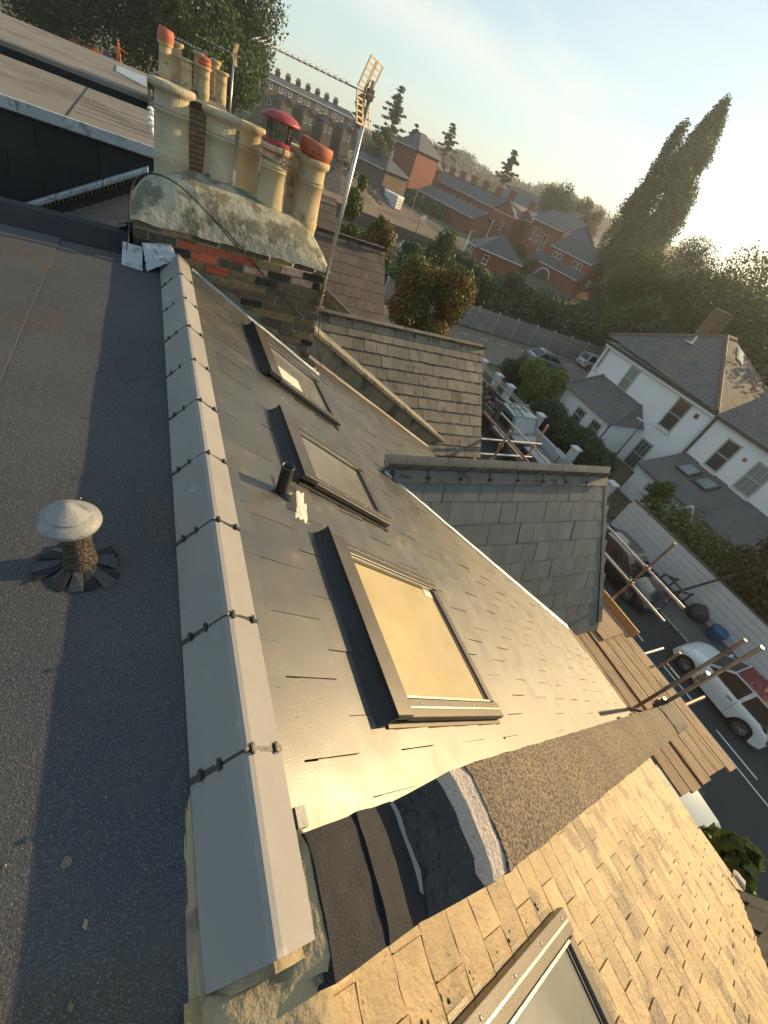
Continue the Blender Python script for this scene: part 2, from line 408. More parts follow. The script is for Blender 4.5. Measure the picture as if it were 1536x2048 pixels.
def lay(name, items, parent, material, near=Vector((0, 0, CAM_Z)), limit=300):
    """items: list of (mesh, matrix in world). The nearest ones become parts, the others one joined part."""
    off = base_of(parent)
    items = sorted(items, key=lambda t: (t[1].translation - near).length)
    for me, mw in items[:limit]:
        if not me.materials: me.materials.append(M_[material]); me.materials.append(M_['dirt'])
        o = bpy.data.objects.new(name, me); col.objects.link(o); o.parent = parent
        q = mw.copy(); q.translation = q.translation - off; o.matrix_local = q
    rest = items[limit:]
    if rest:
        b = MB(); mis = []
        for me, mw in rest:
            b.add([mw @ v.co for v in me.vertices], [tuple(p.vertices) for p in me.polygons]); mis += [p.material_index for p in me.polygons]
        o = b.build(name + '_remainder', material, parent, kind='stuff', fix=False); o.data.materials.append(M_['dirt']); o.data.polygons.foreach_set('material_index', mis)
def frame_mat(o, ex, ey, ez):
    m = Matrix((ex, ey, ez)).transposed().to_4x4(); m.translation = o; return m

# ------------------------------------------------------------------ ground
G = -9.0
TH = R_(30.3); CT, ST = math.cos(TH), math.sin(TH)
def rp(u, v, w=0.0):                # point on the front roof slope: u along the ridge, v down the slope, w off it
    return Vector((.2 + v * CT + w * ST, u, -.05 - v * ST + w * CT))
def pol(az, d, z=G):                # plan polar coordinates about the camera foot
    return Vector((d * math.sin(R_(az)), d * math.cos(R_(az)), z))
def alt(az, a, d):
    return pol(az, d, CAM_Z + d * math.tan(R_(a)))

def terrain_z(x, y):
    d = math.hypot(x, y); az = math.degrees(math.atan2(x, y))
    z = G
    if d > 150 and az < 24: z += min(1, (d - 150) / 60) * 4.6 * max(0, min(1, (24 - az) / 8))
    if d > 260:
        t = min(1, (d - 260) / 340); h = 15 + 15 * max(0, min(1, (az - 18) / 25)) + 3 * math.sin(az * .5) + 2 * math.sin(az * 1.3)
        z += h * (t * t * (3 - 2 * t))
    return z
def make_terrain():
    rs = [0, 12, 25, 40, 60, 80, 100, 125, 150, 170, 190, 210, 240, 260, 290, 320, 360, 400, 450, 500, 560, 620, 800, 1200, 2500]
    azs = [a for a in range(-180, 181, 3)]
    vs = []; fs = []
    for r in rs:
        for a in azs:
            x, y = r * math.sin(R_(a)), r * math.cos(R_(a)); vs.append((x, y, terrain_z(x, y) - .02))
    n = len(azs)
    for i in range(len(rs) - 1):
        for j in range(n - 1): fs.append((i * n + j, i * n + j + 1, (i + 1) * n + j + 1, (i + 1) * n + j))
    b = MB(); b.add(vs, fs)
    o = b.build('ground', 'grass', smooth=True); structure(o)
    o.data.materials.append(M_['hill_far'])
    k = 0
    for i in range(len(rs) - 1):
        for j in range(n - 1):
            if rs[i] > 200: o.data.polygons[k].material_index = 1
            k += 1
make_terrain()
def sheet(name, poly, z, m, kind='structure'):
    b = MB(); b.add([(x, y, z) for x, y in poly], [tuple(range(len(poly)))])
    o = b.build(name, m); o['kind'] = kind; return o
sheet('road', [(9.2, -60), (18.4, -60), (18.4, 28.6), (9.2, 28.6)], G + .02, 'asphalt')
structure(MB().add([(9.2, 28.6, G + .024), (70, 25.5, G + .024), (70, 31.2, G + .024), (23, 36.2, G + .024), (-30, 40.8, G + .024), (-30, 33.5, G + .024), (5, 30.8, G + .024)],
                   [(0, 1, 2, 3, 4, 5, 6)]).build('side_road', 'asphalt_warm'))
sheet('near_pavement', [(6.6, -60), (9.1, -60), (9.1, 28), (6.6, 28)], G + .10, 'pavement')
b = MB(); b.span((18.4, -60, G), (21.0, 27.2, G + .12)); structure(b.build('pavement', 'pavement'))
b = MB()
for k in range(-60, 27): b.box((18.47, k + .5, G + .07), (.13, .9, .125))
b.build('kerb', 'concrete_panel', kind='structure')
sheet('front_garden', [(21.2, 9.5), (28.4, 9.5), (28.4, 27), (21.2, 27)], G + .06, 'dry_grass')
# painted markings
b = MB()
for y in (-3.4, -1.0, 1.4, 3.8): b.box((16.2, y, G + .026), (.07, 1.5, .003))
b.box((15.75, -2, G + .026), (.06, 14, .003))
for k in range(14): 
    t = k * 2.2; b.box((19.5 + t * .985, 34.9 - t * .155, G + .031), (.9, .09, .003), Matrix.Rotation(-.155, 3, 'Z'))
b.build('road_marking', 'paint', kind='structure')

# ------------------------------------------------------------------ slates
def slate_mesh(w, l, t, name='slate', seed=0, ragged=0.0, dirt=0.0):
    # local x down slope, y along the course, z up; origin at the head centre
    r = random.Random(seed)
    j = lambda a: (r.random() - .5) * 2 * a
    b = MB(); n = 5 if dirt else 3
    ys = [-w / 2 + w * i / n for i in range(n + 1)]; tails = [l + j(ragged) for _ in ys]
    cols_ = [[0.0] * (n + 1)] + ([[x - dirt * r.uniform(.3, 1.7) for x in tails]] if dirt else []) + [[x - .0015 for x in tails]]
    vs = [(x, y * .996, t) for row in cols_ for x, y in zip(row, ys)]; m = n + 1; k = len(cols_)
    fs = []; mi = []
    for a in range(k - 1):
        for c in range(n):
            fs.append((a * m + c, (a + 1) * m + c, (a + 1) * m + c + 1, a * m + c + 1)); mi.append(1 if dirt and a == k - 2 else 0)
    base = len(vs); vs += [(0, y, 0) for y in ys] + [(x, y, 0) for x, y in zip(tails, ys)]
    for c in range(n):   # tail edge
        fs.append(((k - 1) * m + c, base + m + c, base + m + c + 1, (k - 1) * m + c + 1)); mi.append(1 if dirt else 0)
    left = [a * m for a in range(k)]; right = [a * m + n for a in range(k)]
    fs.append(tuple(reversed(left)) + (base, base + m)); mi.append(0)
    fs.append(tuple(right) + (base + m + n, base + n)); mi.append(0)
    b.add(vs, fs); me = b.data(name)
    if dirt: me.polygons.foreach_set('material_index', mi)
    return me
def slope_slates(parent, origin, ex, ey, ez, vmax, urange, expo, width, material, t=.006, limit=300, skip=None, v0=0.0, ragged=0.0, gap=.004, jit=.003, lap=1.75, tilt=None, nvar=5, name='slate', vclip=None, dirt=0.0, umax=None):
    """ex down the slope, ey along the courses, ez out of the slope."""
    tilt = tilt or t * 1.6 / expo
    meshes = [slate_mesh(width - gap, expo * lap, t, name, i + 3, ragged, dirt) for i in range(nvar)]
    if vclip is not None: head_meshes = {}
    items = []; rr = random.Random(11)
    rows = int(math.ceil((vmax - v0) / expo))
    for i in range(rows):
        v = v0 + i * expo
        u = urange[0] - width * (.5 if i % 2 else 0) 
        while u < urange[1] + width * .5:
            uc = u + rr.uniform(-jit, jit)
            if not (skip and skip(uc, v + expo * .5)) and uc - width * .45 > urange[0] - width * .6 and uc + width * .1 < urange[1]:
                head = v + expo - expo * lap; ms_ = meshes
                if vclip is not None and head < vclip:
                    if i not in head_meshes: head_meshes[i] = [slate_mesh(width - gap, v + expo - vclip, t, name, i, ragged)]
                    head = vclip; ms_ = head_meshes[i]
                if umax:
                    lim = umax(v + expo * .5)
                    if uc - width / 2 > lim - .03: u += width; continue
                    if uc + width / 2 > lim:
                        w2 = lim - (uc - width / 2); uc = uc - width / 2 + w2 / 2; ms_ = [slate_mesh(max(.02, w2 - gap), v + expo - head, t, name, i, ragged, dirt)]
                dz = rr.uniform(0, jit * .5)
                a = tilt + rr.uniform(-.007, .007)
                e1 = (ex * math.cos(a) + ez * (math.sin(a))).normalized(); e3 = e1.cross(ey).normalized()
                if e3.dot(ez) < 0: e3 = -e3
                yaw = rr.uniform(-.006, .006) * (3 if ragged else 1)
                e1b = (e1 * math.cos(yaw) + ey * math.sin(yaw)); e2b = e3.cross(e1b)
                o = origin + ex * head + ey * uc + ez * (t * .2 + dz)
                items.append((rr.choice(ms_), frame_mat(o, e1b, e2b, e3)))
            u += width
    lay(name, items, parent, material, limit=limit)

EYv = Vector((0, 1, 0))
EX, EY, EZ = Vector((CT, 0, -ST)), Vector((0, 1, 0)), Vector((ST, 0, CT))
def far_wall_u(v): return 4.85 + (v - 1.6) * (5.95 - 4.85) / 4.9
def near_wall_u(v): return .20 + (v - .5) * .032

# ------------------------------------------------------------------ our house: walls, front slope, flat roof
house = thing('terraced_house', 'terraced house with new dark slate roof, three skylights and a dark felt flat roof', 'house', (0, 2.5, G), 'terraced houses along our side of the street')
b = MB(); b.span((-4.6, .1, G), (5.35, 4.9, -3.5)); b.build('wall', 'stock_brick', house)
b = MB()   # roof deck under the slates
b.prism([rp(.05, .06, -.012), rp(.05, 6.3, -.012), rp(5.95, 6.3, -.012), rp(4.9, .06, -.012)], EZ * -.12); b.build('roof_deck', 'steel_dark', house)
def skip_main(u, v):
    if u > far_wall_u(v) + .12 or u < near_wall_u(v) - .25: return True
    if v > 2.9:   # inside the dormer
        if abs(u - 2.95) < (v - 2.157) * .27 - .35: return True
    if 2.0 < v and u > 4.1 + (v - 2.157) * .27 + 9: return True
    if v < 1.7 and u > 4.62 + max(0, v - .2) * .1: return True
    for (ua, ub, va, vb) in ((.46, 1.38, .75, 1.6), (1.95, 2.5, .75, 1.4), (3.27, 3.98, .8, 1.4)):
        if ua + .15 < u < ub - .15 and va + .1 < v < vb - .15: return True
    return False
slope_slates(house, rp(0, 0), EX, EY, EZ, 6.36, (.08, 6.1), .252, .265, 'new_slate', skip=skip_main, v0=-.05, vclip=.035, limit=300, t=.0055, gap=.0026)

# ridge tiles on the crest
def ridge_profile_tile(length, t=.016):
    b = MB(); out = [(-.133, -.150), (-.132, -.136), (-.014, -.002), (0, .003), (.014, -.001), (.098, -.064), (.099, -.078)]
    ring = out + [(.088, -.078), (0, -.018), (-.122, -.150)]; n = len(ring); h = length / 2
    vs = [(x, -h, z) for x, z in ring] + [(x, h, z) for x, z in ring]
    b.add(vs, [tuple(range(n)), tuple(reversed(range(n, 2 * n)))] + [(i, n + i, n + (i + 1) % n, (i + 1) % n) for i in range(n)])
    return b
def angle_tile(length, wing, ang, t=.014, name='ridge_tile'):
    # local y along ridge, apex at z=0
    b = MB(); prof = []
    c, s = math.cos(ang), math.sin(ang)
    out = [(-wing * c - .004, -wing * s), (-wing * c + .0, -wing * s + .012), (-.018, .0), (0, .004), (.018, 0), (wing * c, -wing * s + .012), (wing * c + .004, -wing * s)]
    inn = [(x * .93, z - t) for x, z in reversed(out)]
    ring = out + inn; n = len(ring); h = length / 2
    vs = [(x, -h, z) for x, z in ring] + [(x, h, z) for x, z in ring]
    b.add(vs, [tuple(range(n)), tuple(reversed(range(n, 2 * n)))] + [(i, n + i, n + (i + 1) % n, (i + 1) % n) for i in range(n)])
    return b
crest_x = .203
joint_y = [.375, .79, 1.225, 1.65, 2.095, 2.535, 2.995, 3.465, 3.96, 4.45]
def place_mesh(bm_, name, material, parent, mw, smooth=False, label=None):
    me = bm_ if isinstance(bm_, bpy.types.Mesh) else bm_.data(name)
    if not me.materials: me.materials.append(M_[material])
    o = bpy.data.objects.new(name, me); col.objects.link(o); o.parent = parent
    q = mw.copy(); q.translation = q.translation - base_of(parent); o.matrix_local = q
    ROOT[o.name] = base_of(parent)
    if label: o['label'] = label
    return o
def make_ridge_tiles():
    tm = None
    ys = [-.035] + joint_y
    for i, (a, c) in enumerate(zip(ys, ys[1:])):
        bm_ = ridge_profile_tile(c - a - .009)
        place_mesh(bm_, 'ridge_tile', 'ridge_concrete', house, Matrix.Translation((crest_x, (a + c) / 2, .002 * (i % 2))) @ Matrix.Rotation(rnd.uniform(-.006, .006), 4, 'Y'))
    # dry ridge union strips and their clamps between tiles
    for y in joint_y[:-1]:
        b = MB(); wings = ((-1, Vector((-.133, 0, -.138))), (1, Vector((.099, 0, -.066))))
        for sg, wv in wings:
            e = wv.normalized(); nn = Vector((-e.z, 0, e.x)) if sg > 0 else Vector((e.z, 0, -e.x))
            c0 = Vector((crest_x, y, .002)); b.prism([c0 - EYv * .008 - nn * .012, c0 + EYv * .008 - nn * .012, c0 + wv + EYv * .008 - nn * .012, c0 + wv - EYv * .008 - nn * .012], nn * .016)
        st = b.build('ridge_union', 'plastic_black', house)
        for wi, k in ((0, .45), (0, .78), (1, .10), (1, .80)):
            sg, wv = wings[wi]; e = wv.normalized(); nn = Vector((-e.z, 0, e.x)) if sg > 0 else Vector((e.z, 0, -e.x)); rot = Matrix((e, EYv, nn)).transposed()
            q = Vector((crest_x, y, .002)) + wv * k + nn * .007
            bb = MB(); bb.box(q, (.013, .021, .008), rot); bb.box(q + nn * .003, (.008, .030, .005), rot)
            bb.build('clamp', 'plastic_black', st)
        bb = MB(); bb.lathe([(.006, 0), (.006, .004), (.003, .006)], (crest_x - .004, y, .008), 8); bb.build('screw_head', 'galv_rusty', st)
make_ridge_tiles()
b = MB(); b.box((crest_x - .01, 2.2, -.12), (.12, 4.4, .10)); b.build('ridge_bed', 'mortar', house)
# mortar along the near end of the ridge
def lump(name, poly, z0, h, material, parent, seed=1, amp=.012, div=10, smooth=True):
    """mortar or felt pad: bilinear quad with a noisy domed surface (poly = 4 world points, h along up)"""
    b = MB(); r = random.Random(seed); P = [Vector(p) for p in poly]; n = div
    vs = []
    for i in range(n + 1):
        for j in range(n + 1):
            s, t = i / n, j / n
            p = (P[0] * (1 - s) + P[1] * s) * (1 - t) + (P[3] * (1 - s) + P[2] * s) * t
            e = 0 if i in (0, n) or j in (0, n) else 1
            edge = min(s, 1 - s, t, 1 - t)
            k = min(1, edge * 5) ** .5
            p = p + z0 * (h * k + (r.random() - .5) * amp * e)
            if not e: p = p + Vector(((r.random() - .5) * amp, (r.random() - .5) * amp, 0))
            vs.append(p)
    fs = [(i * (n + 1) + j, (i + 1) * (n + 1) + j, (i + 1) * (n + 1) + j + 1, i * (n + 1) + j + 1) for i in range(n) for j in range(n)]
    b.add(vs, fs); return b.build(name, material, parent, smooth=smooth)
lump('mortar_fillet', [rp(-.08, .04, -.02), rp(.180, .075, -.01), rp(.180, .122, .035), rp(-.09, .122, .045)], EZ, .022, 'mortar', house, 3, .005, 12)
lump('mortar_fillet', [(.036, -.22, -.168), (.040, .36, -.168), (.074, .36, -.145), (.074, -.22, -.13)], Vector((-.5, 0, .8)), .012, 'mortar', house, 5, .006, 14)
lump('mortar_fillet', [(.036, -.22, -.18), (.36, -.22, -.24), (.325, -.028, -.10), (.062, -.028, -.135)], Vector((0, -.2, 1)), .05, 'mortar', house, 6, .008, 12)
b = MB(); b.prism([(.05, -.25, -.30), (.075, -.25, -.17), (.30, -.25, -.16), (.36, -.25, -.30)], (0, .22, 0))
b.prism([(.066, -.05, -.22), (.078, -.05, -.145), (.2, -.05, -.022), (.292, -.05, -.082), (.30, -.05, -.22)], (0, .08, 0)); b.build('mortar_bed', 'mortar', house)

# flat roof of felt sheets
FZ = -.150
b = MB(); b.span((-5.0, -3.0, FZ - .25), (.078, 4.75, FZ)); b.build('flat_roof', 'felt', house)
b = MB()   # lap of the next sheet
b.box((-2.46, -.93, FZ + .002), (5.06, 4.14, .005)); b.build('felt_sheet', 'felt', house)
b = MB(); b.box((-2.82, 2.0, FZ + .006), (4.36, 5.3, .007)); b.build('felt_sheet', 'felt', house)
b = MB(); b.prism([(-5.0, 4.62, FZ + .004), (-.16, 4.60, FZ + .004), (-.16, 4.78, FZ + .115), (-5.0, 4.86, FZ + .115)], (0, .02, -.03))
b.prism([(-5.0, 4.86, FZ + .116), (-.16, 4.78, FZ + .116), (-.16, 4.90, FZ + .12), (-5.0, 5.0, FZ + .12)], (0, 0, -.3)); b.build('felt_upstand', 'felt_black', house)
# droppings and scraps of mortar lying on the felt
for k, (x, y, r) in enumerate(((-.19, .29, .022), (-.145, .165, .015), (-.16, .05, .012), (-.30, .32, .006), (-.42, .78, .01), (-.26, 1.5, .01), (-.5, 1.2, .006), (-.12, .4, .007), (-.34, .22, .008))):
    bb = MB(); rr = random.Random(k)
    m = 9; r = r * .5; ring = [(x + r * rr.uniform(.4, 1.1) * math.cos(6.28 * i / m), y + 1.6 * r * rr.uniform(.4, 1.1) * math.sin(6.28 * i / m), FZ + .007) for i in range(m)]
    bb.add(ring + [(x, y, FZ + .012)], [(i, (i + 1) % m, m) for i in range(m)]); bb.build('mortar_scrap', 'mortar', house)

# mushroom vent on the flat roof
vx, vy = -.232, 1.165
vent = MB(); vent.lathe([(.066, 0), (.052, .03), (.044, .07), (.042, .14), (.043, .21)], (vx, vy, FZ), 28, wob=.07, seed=4)
ven = vent.build('roof_vent', 'pebbledash', house, smooth=True)
vx2 = vx - .008
bb = MB(); bb.lathe([(.036, .205), (.066, .203), (.084, .214), (.088, .224), (.086, .232), (.076, .242), (.062, .252), (.0615, .258), (.056, .262), (.036, .276), (.014, .290), (.005, .294)], (vx2, vy, FZ), 72)
bb.build('vent_cap', 'vent_grey', ven, smooth=False)
for k in range(17):   # cut and splayed felt collar strips
    a = 2 * math.pi * (k + .5 + rnd.uniform(-.3, .3)) / 17; L = rnd.uniform(.095, .150)
    d = Vector((math.cos(a), math.sin(a), 0)); t = Vector((-d.y, d.x, 0)); o = Vector((vx, vy, FZ + .006))
    w0, w1 = .013, .022; lift = rnd.uniform(.004, .012)
    p = [o + d * .055 - t * w0 + Vector((0, 0, .022)), o + d * .055 + t * w0 + Vector((0, 0, .022)), o + d * L + t * w1 + Vector((0, 0, lift)), o + d * L * rnd.uniform(.9, 1.05) - t * w1 + Vector((0, 0, .001))]
    bb = MB(); bb.prism(p, (0, 0, -.005)); bb.build('collar_strip', 'felt_black' if k % 2 else 'felt', ven)

# ------------------------------------------------------------------ skylights in the front slope
def roofbox(b, u0_, u1_, v0_, v1_, w0_, w1_, inset=0.0):
    lo = [rp(u0_, v0_, w0_), rp(u1_, v0_, w0_), rp(u1_, v1_, w0_), rp(u0_, v1_, w0_)]
    hi = [rp(u0_ + inset, v0_ + inset, w1_), rp(u1_ - inset, v0_ + inset, w1_), rp(u1_ - inset, v1_ - inset, w1_), rp(u0_ + inset, v1_ - inset, w1_)]
    b.add(lo + hi, [(3, 2, 1, 0), (4, 5, 6, 7), (0, 1, 5, 4), (1, 2, 6, 5), (2, 3, 7, 6), (3, 0, 4, 7)]); return b
def skylight(parent, u0_, u1_, v0_, v1_, label, pane, h=.075, hood=.10, lead_lbl=None, W0=0.0):
    b = MB(); roofbox(b, u0_ - .02, u1_ + .02, v0_ + .02, v1_ + .02, W0 - .01, W0 + .03); s = b.build('skylight', 'alu_frame', parent, label=label)
    f = .085
    b = MB()   # curb sides
    roofbox(b, u0_, u1_, v0_ + .05, v1_, W0 - .02, W0 + h * .50); b.build('curb', 'alu_frame', s)
    # sash frame : two side caps, bottom cap, top hood
    for (a, c, d, e) in ((u0_ - .004, u0_ + f, v0_ + .13, v1_ + .006), (u1_ - f, u1_ + .004, v0_ + .13, v1_ + .006)):
        b = MB(); roofbox(b, a, c, d, e, W0 + h * .62, W0 + h, .004); b.build('frame_side', 'alu_frame', s, bevel=.003)
        m_ = (a + c) / 2; b = MB(); roofbox(b, m_ - .004, m_ + .004, d + .02, e - .02, W0 + h, W0 + h + .004); b.build('frame_rib', 'alu_bright', s)
        for k in range(4):
            q = rp(m_ + .018, d + .12 + k * (e - d - .2) / 3, W0 + h); b = MB(); b.lathe([(.006, 0), (.006, .002), (.003, .004)], q, 8, EZ); b.build('screw_head', 'galv', s)
    b = MB(); roofbox(b, u0_ + f + .003, u1_ - f - .003, v1_ - .065, v1_ + .004, W0 + h * .5, W0 + h * .86, .004); b.build('frame_bottom', 'alu_frame', s, bevel=.003)
    b = MB(); roofbox(b, u0_ - .004, u1_ + .004, v0_ + .0, v0_ + .135, W0 + h * .8, W0 + h + .018, .004); b.build('frame_top', 'alu_frame', s, bevel=.003)
    # dark curved flashing hood behind the top of the sash
    b = MB(); n = 8; ring = []
    for i in range(n + 1):
        t = i / n
        ring.append((v0_ - .085 + .085 * math.sin(t * math.pi / 2), .004 + (hood) * (1 - math.cos(t * math.pi / 2))))
    vs = [rp(u0_ - .012, v, W0 + w) for v, w in ring] + [rp(u1_ + .03, v, W0 + w) for v, w in ring]
    vs += [rp(u0_ - .012, v0_ + .008, W0 + hood), rp(u1_ + .03, v0_ + .008, W0 + hood), rp(u0_ - .012, v0_ + .008, W0 - .01), rp(u1_ + .03, v0_ + .008, W0 - .01)]
    m_ = n + 1; fs = [(i, i + 1, m_ + i + 1, m_ + i) for i in range(n)]
    fs += [(n, 2 * m_, 2 * m_ + 1, m_ + n), (2 * m_, 2 * m_ + 2, 2 * m_ + 3, 2 * m_ + 1), tuple(range(m_)) + (2 * m_, 2 * m_ + 2), tuple(range(m_, 2 * m_)) + (2 * m_ + 1, 2 * m_ + 3)]
    b.add(vs, fs); b.build('hood', 'alu_dark', s)
    # glazing beads and pane
    b = MB(); roofbox(b, u0_ + f + .002, u1_ - f - .002, v0_ + .137, v1_ - .067, W0 + h * .55, W0 + h * .60); b.build('pane', pane, s)
    for (a, c, d, e) in ((u0_ + f + .002, u0_ + f + .012, v0_ + .138, v1_ - .068), (u1_ - f - .012, u1_ - f - .002, v0_ + .138, v1_ - .068)):
        b = MB(); roofbox(b, a, c, d, e, W0 + h * .6, W0 + h * .9); b.build('glazing_bead', 'alu_bright', s)
        b = MB(); roofbox(b, a + (.016 if a < (u0_ + u1_) / 2 else -.010), c + (.010 if a < (u0_ + u1_) / 2 else -.016), d, e, W0 + h * .6, W0 + h * .66); b.build('gasket', 'plastic_black', s)
    b = MB(); roofbox(b, u0_ + f + .014, u1_ - f - .014, v1_ - .082, v1_ - .068, W0 + h * .6, W0 + h * .68); b.build('gasket', 'plastic_black', s)
    # side flashing and apron
    for (a, c) in ((u0_ - .055, u0_ - .018), (u1_ + .018, u1_ + .055)):
        b = MB(); roofbox(b, a, c, v0_ + .02, v1_ + .05, W0 + .004, W0 + .013); b.build('side_flashing', 'alu_frame', s)
    b = MB(); roofbox(b, u0_ - .05, u1_ + .05, v1_ + .015, v1_ + .11, W0 + .006, W0 + .014); b.build('apron', 'alu_frame', s)
    return s
skylight(house, .44, 1.41, .64, 1.74, 'largest skylight, nearest the camera, its glass coloured with a gold reflection', 'pane_gold_reflection')
skylight(house, 1.86, 2.56, .60, 1.50, 'middle skylight, directly behind the black pipe', 'skylight_pane_clear')
sk3 = skylight(house, 3.18, 4.04, .66, 1.52, 'farthest skylight, tucked against the brick chimney stack', 'skylight_pane_clear')
b = MB(); roofbox(b, 3.29, 3.55, .82, 1.10, .048, .051); b.build('glass_label_glare', 'tape', sk3)
b = MB(); roofbox(b, 1.25, 1.315, 1.56, 1.655, .047, .0485); b.build('glass_label_glare', 'tape', bpy.data.objects['skylight'])  # pale patch painted as the white glare in this pane's corner
# black vent pipe with its tape-patched slate
vp = rp(1.665, .455)
b = MB(); ax = Vector((.02, -.03, 1)).normalized(); b.lathe([(.033, 0), (.033, .20), (.0335, .215), (.029, .215), (.029, .06)], vp, 24, ax, cap=False); b.add([vp + ax * .07 + Vector((.03 * math.cos(a * .5), .03 * math.sin(a * .5), 0)) for a in range(13)], [tuple(range(13))])
vpipe = b.build('vent_pipe', 'plastic_black', house, smooth=True)
b = MB(); b.lathe([(.062, -.03), (.058, .015), (.047, .035), (.040, .055), (.036, .06)], vp + EX * .012, 24, (EZ + ax).normalized()); b.build('pipe_collar', 'plastic_black', vpipe, smooth=True)
b = MB(); roofbox(b, 1.56, 1.79, .40, .60, .008, .020); b.build('pipe_slate', 'plastic_black', vpipe)
lump('tape_patch', [rp(1.50, .50, .014), rp(1.80, .58, .014), rp(1.80, .66, .014), rp(1.47, .60, .014)], EZ, .010, 'tape', vpipe, 9, .010, 10)
b = MB(); roofbox(b, .41, .46, .545, .63, .010, .016); b.build('flashing_tab', 'lead_pale', house)
b = MB(); q0, q1 = rp(.285, .30, .012), rp(.245, .40, .012); b.tube(q0, q1, .004, 8); b.build('marker_stick', 'white_plastic', house)
nb_ = MB()
for k in range(60):
    u, v = rnd.uniform(.35, 4.6), rnd.uniform(.16, 1.9); s_ = rnd.uniform(.003, .006)
    if any(a - .06 < u < c + .06 and d - .1 < v < e + .06 for a, c, d, e in ((.44, 1.41, .64, 1.74), (1.86, 2.56, .6, 1.5), (3.18, 4.04, .66, 1.52))): continue
    nb_.box(rp(u, v, .014), (s_, s_ * rnd.uniform(1, 2), .003))
nb_.build('slate_debris', 'mortar', house, kind='stuff')

# ------------------------------------------------------------------ dormer roofs
def dormer(parent, yr, x_meet, zr, x_end, y_eave, z_eave, slate, ridge_mat, expo, width, limit, ridge_n=8, both=True, tile_len=None, ragged=0.0, t=.006, label=None, face_mat='stock_brick', ridge_w=.10, ang=46, dirt=0.0, x_low=None):
    """gabled dormer roof: ridge runs towards +x at y=yr, height zr; near slope drops to y_eave, z_eave"""
    half = abs(yr - y_eave); dz = zr - z_eave
    b = MB(); k = .02
    # solid body under the slates
    prof = [(yr - half, z_eave - .02), (yr, zr - .02), (yr + half, z_eave - .02), (yr + half, z_eave - .45), (yr - half, z_eave - .45)]
    xl = (x_low or x_end) - .03; n_ = len(prof)
    fr = [(x_end - .03 if k == 1 else xl if k in (0, 4) else x_end - .03, y, z) for k, (y, z) in enumerate(prof)]
    b.add([(x_meet - .3, y, z) for y, z in prof] + fr, [tuple(range(n_)), tuple(reversed(range(n_, 2 * n_)))] + [(i, n_ + i, n_ + (i + 1) % n_, (i + 1) % n_) for i in range(n_)])
    d = b.build('dormer', face_mat, parent, label=label)
    for sg in (-1, 1) if both else (-1,):
        e1 = Vector((0, sg * half, -dz)).normalized(); e2 = Vector((1, 0, 0)); e3 = Vector((0, sg * dz, half)).normalized()
        L = math.hypot(half, dz)
        def skip(u, v, sg=sg, L=L):
            # u is world x offset from 0 ; drop what lies under the main slope
            z = zr - dz * v / L; x_main = .2 + (-.05 - z) / math.tan(TH)
            return u < x_main - width * .9
        slope_slates(d, Vector((0, yr, zr)), e1, e2, e3, L, (x_meet - .2, max(x_end, x_low or 0) + width), expo, width, slate, umax=(lambda v, sg=sg, L=L: x_end + (((x_low or x_end) - x_end) * v / L if sg < 0 else 0)), limit=(limit if sg < 0 else 60), skip=skip, v0=.03, ragged=ragged, t=t, dirt=dirt)
    # ridge tiles
    n = ridge_n; tl = (x_end - x_meet - .02) / n
    for i in range(n):
        bm_ = angle_tile(tl - .014, ridge_w, R_(ang), .014)
        place_mesh(bm_, 'ridge_tile', ridge_mat, d, Matrix.Translation((x_meet + .03 + tl * (i + .5), yr, zr + .045 + .003 * (i % 2))) @ Matrix.Rotation(-math.pi / 2, 4, 'Z') @ Matrix.Rotation(rnd.uniform(-.01, .01), 4, 'Y'))
    return d
d1 = dormer(house, 2.95, 2.10, -1.12, 5.62, 1.87, -3.26, 'dormer_slate', 'tile_dark', .285, .265, 200, ridge_n=8, x_low=6.52, label='dormer roof with neat grey slates and a concrete ridge', ridge_w=.135)
b = MB(); b.prism([(5.60, 2.965, -1.105), (5.665, 2.965, -1.105), (6.565, 1.845, -3.285), (6.47, 1.845, -3.285)], Vector((0, -.88, .47)) * .03); b.build('verge_strip', 'dormer_slate', d1)
# clips across the dormer ridge joints
for i in range(1, 8):
    x = 2.13 + i * (3.50 / 8)
    b = MB()
    for sg in (-1, 1):
        rot = Matrix.Rotation(sg * -R_(46), 3, 'X'); b.box((x, 2.95 + sg * .0485, -1.118), (.022, .142, .026), rot)
    for sg in (-1, 1): b.box((x, 2.95 + sg * .07, -1.135), (.055, .022, .030))
    b.build('ridge_union', 'plastic_black', d1)
# pale lead valley beside the dormer
va, vb = Vector((2.05, 2.985, -1.13)), Vector((5.67, 1.86, -3.25))
dirv = (vb - va).normalized(); side = EZ.cross(dirv).normalized()
if side.y > 0: side = -side
b = MB(); b.prism([va + EZ * .045 - side * .04, va + EZ * .030 + side * .075, vb + EZ * .030 + side * .085, vb + EZ * .045 - side * .03], EZ * -.02); b.build('valley_flashing', 'lead_pale', house)
b = MB(); b.prism([(5.50, 1.86, -3.29), (5.68, 1.86, -3.29), (5.68, 2.05, -3.29), (5.50, 2.05, -3.29)], (0, 0, -.03)); b.build('eaves_tray', 'plastic_black', house)
b = MB(); b.tube(rp(.3, 6.42, -.10), rp(1.86, 6.42, -.10), .05, 10); b.build('gutter', 'plastic_black', house, smooth=True)

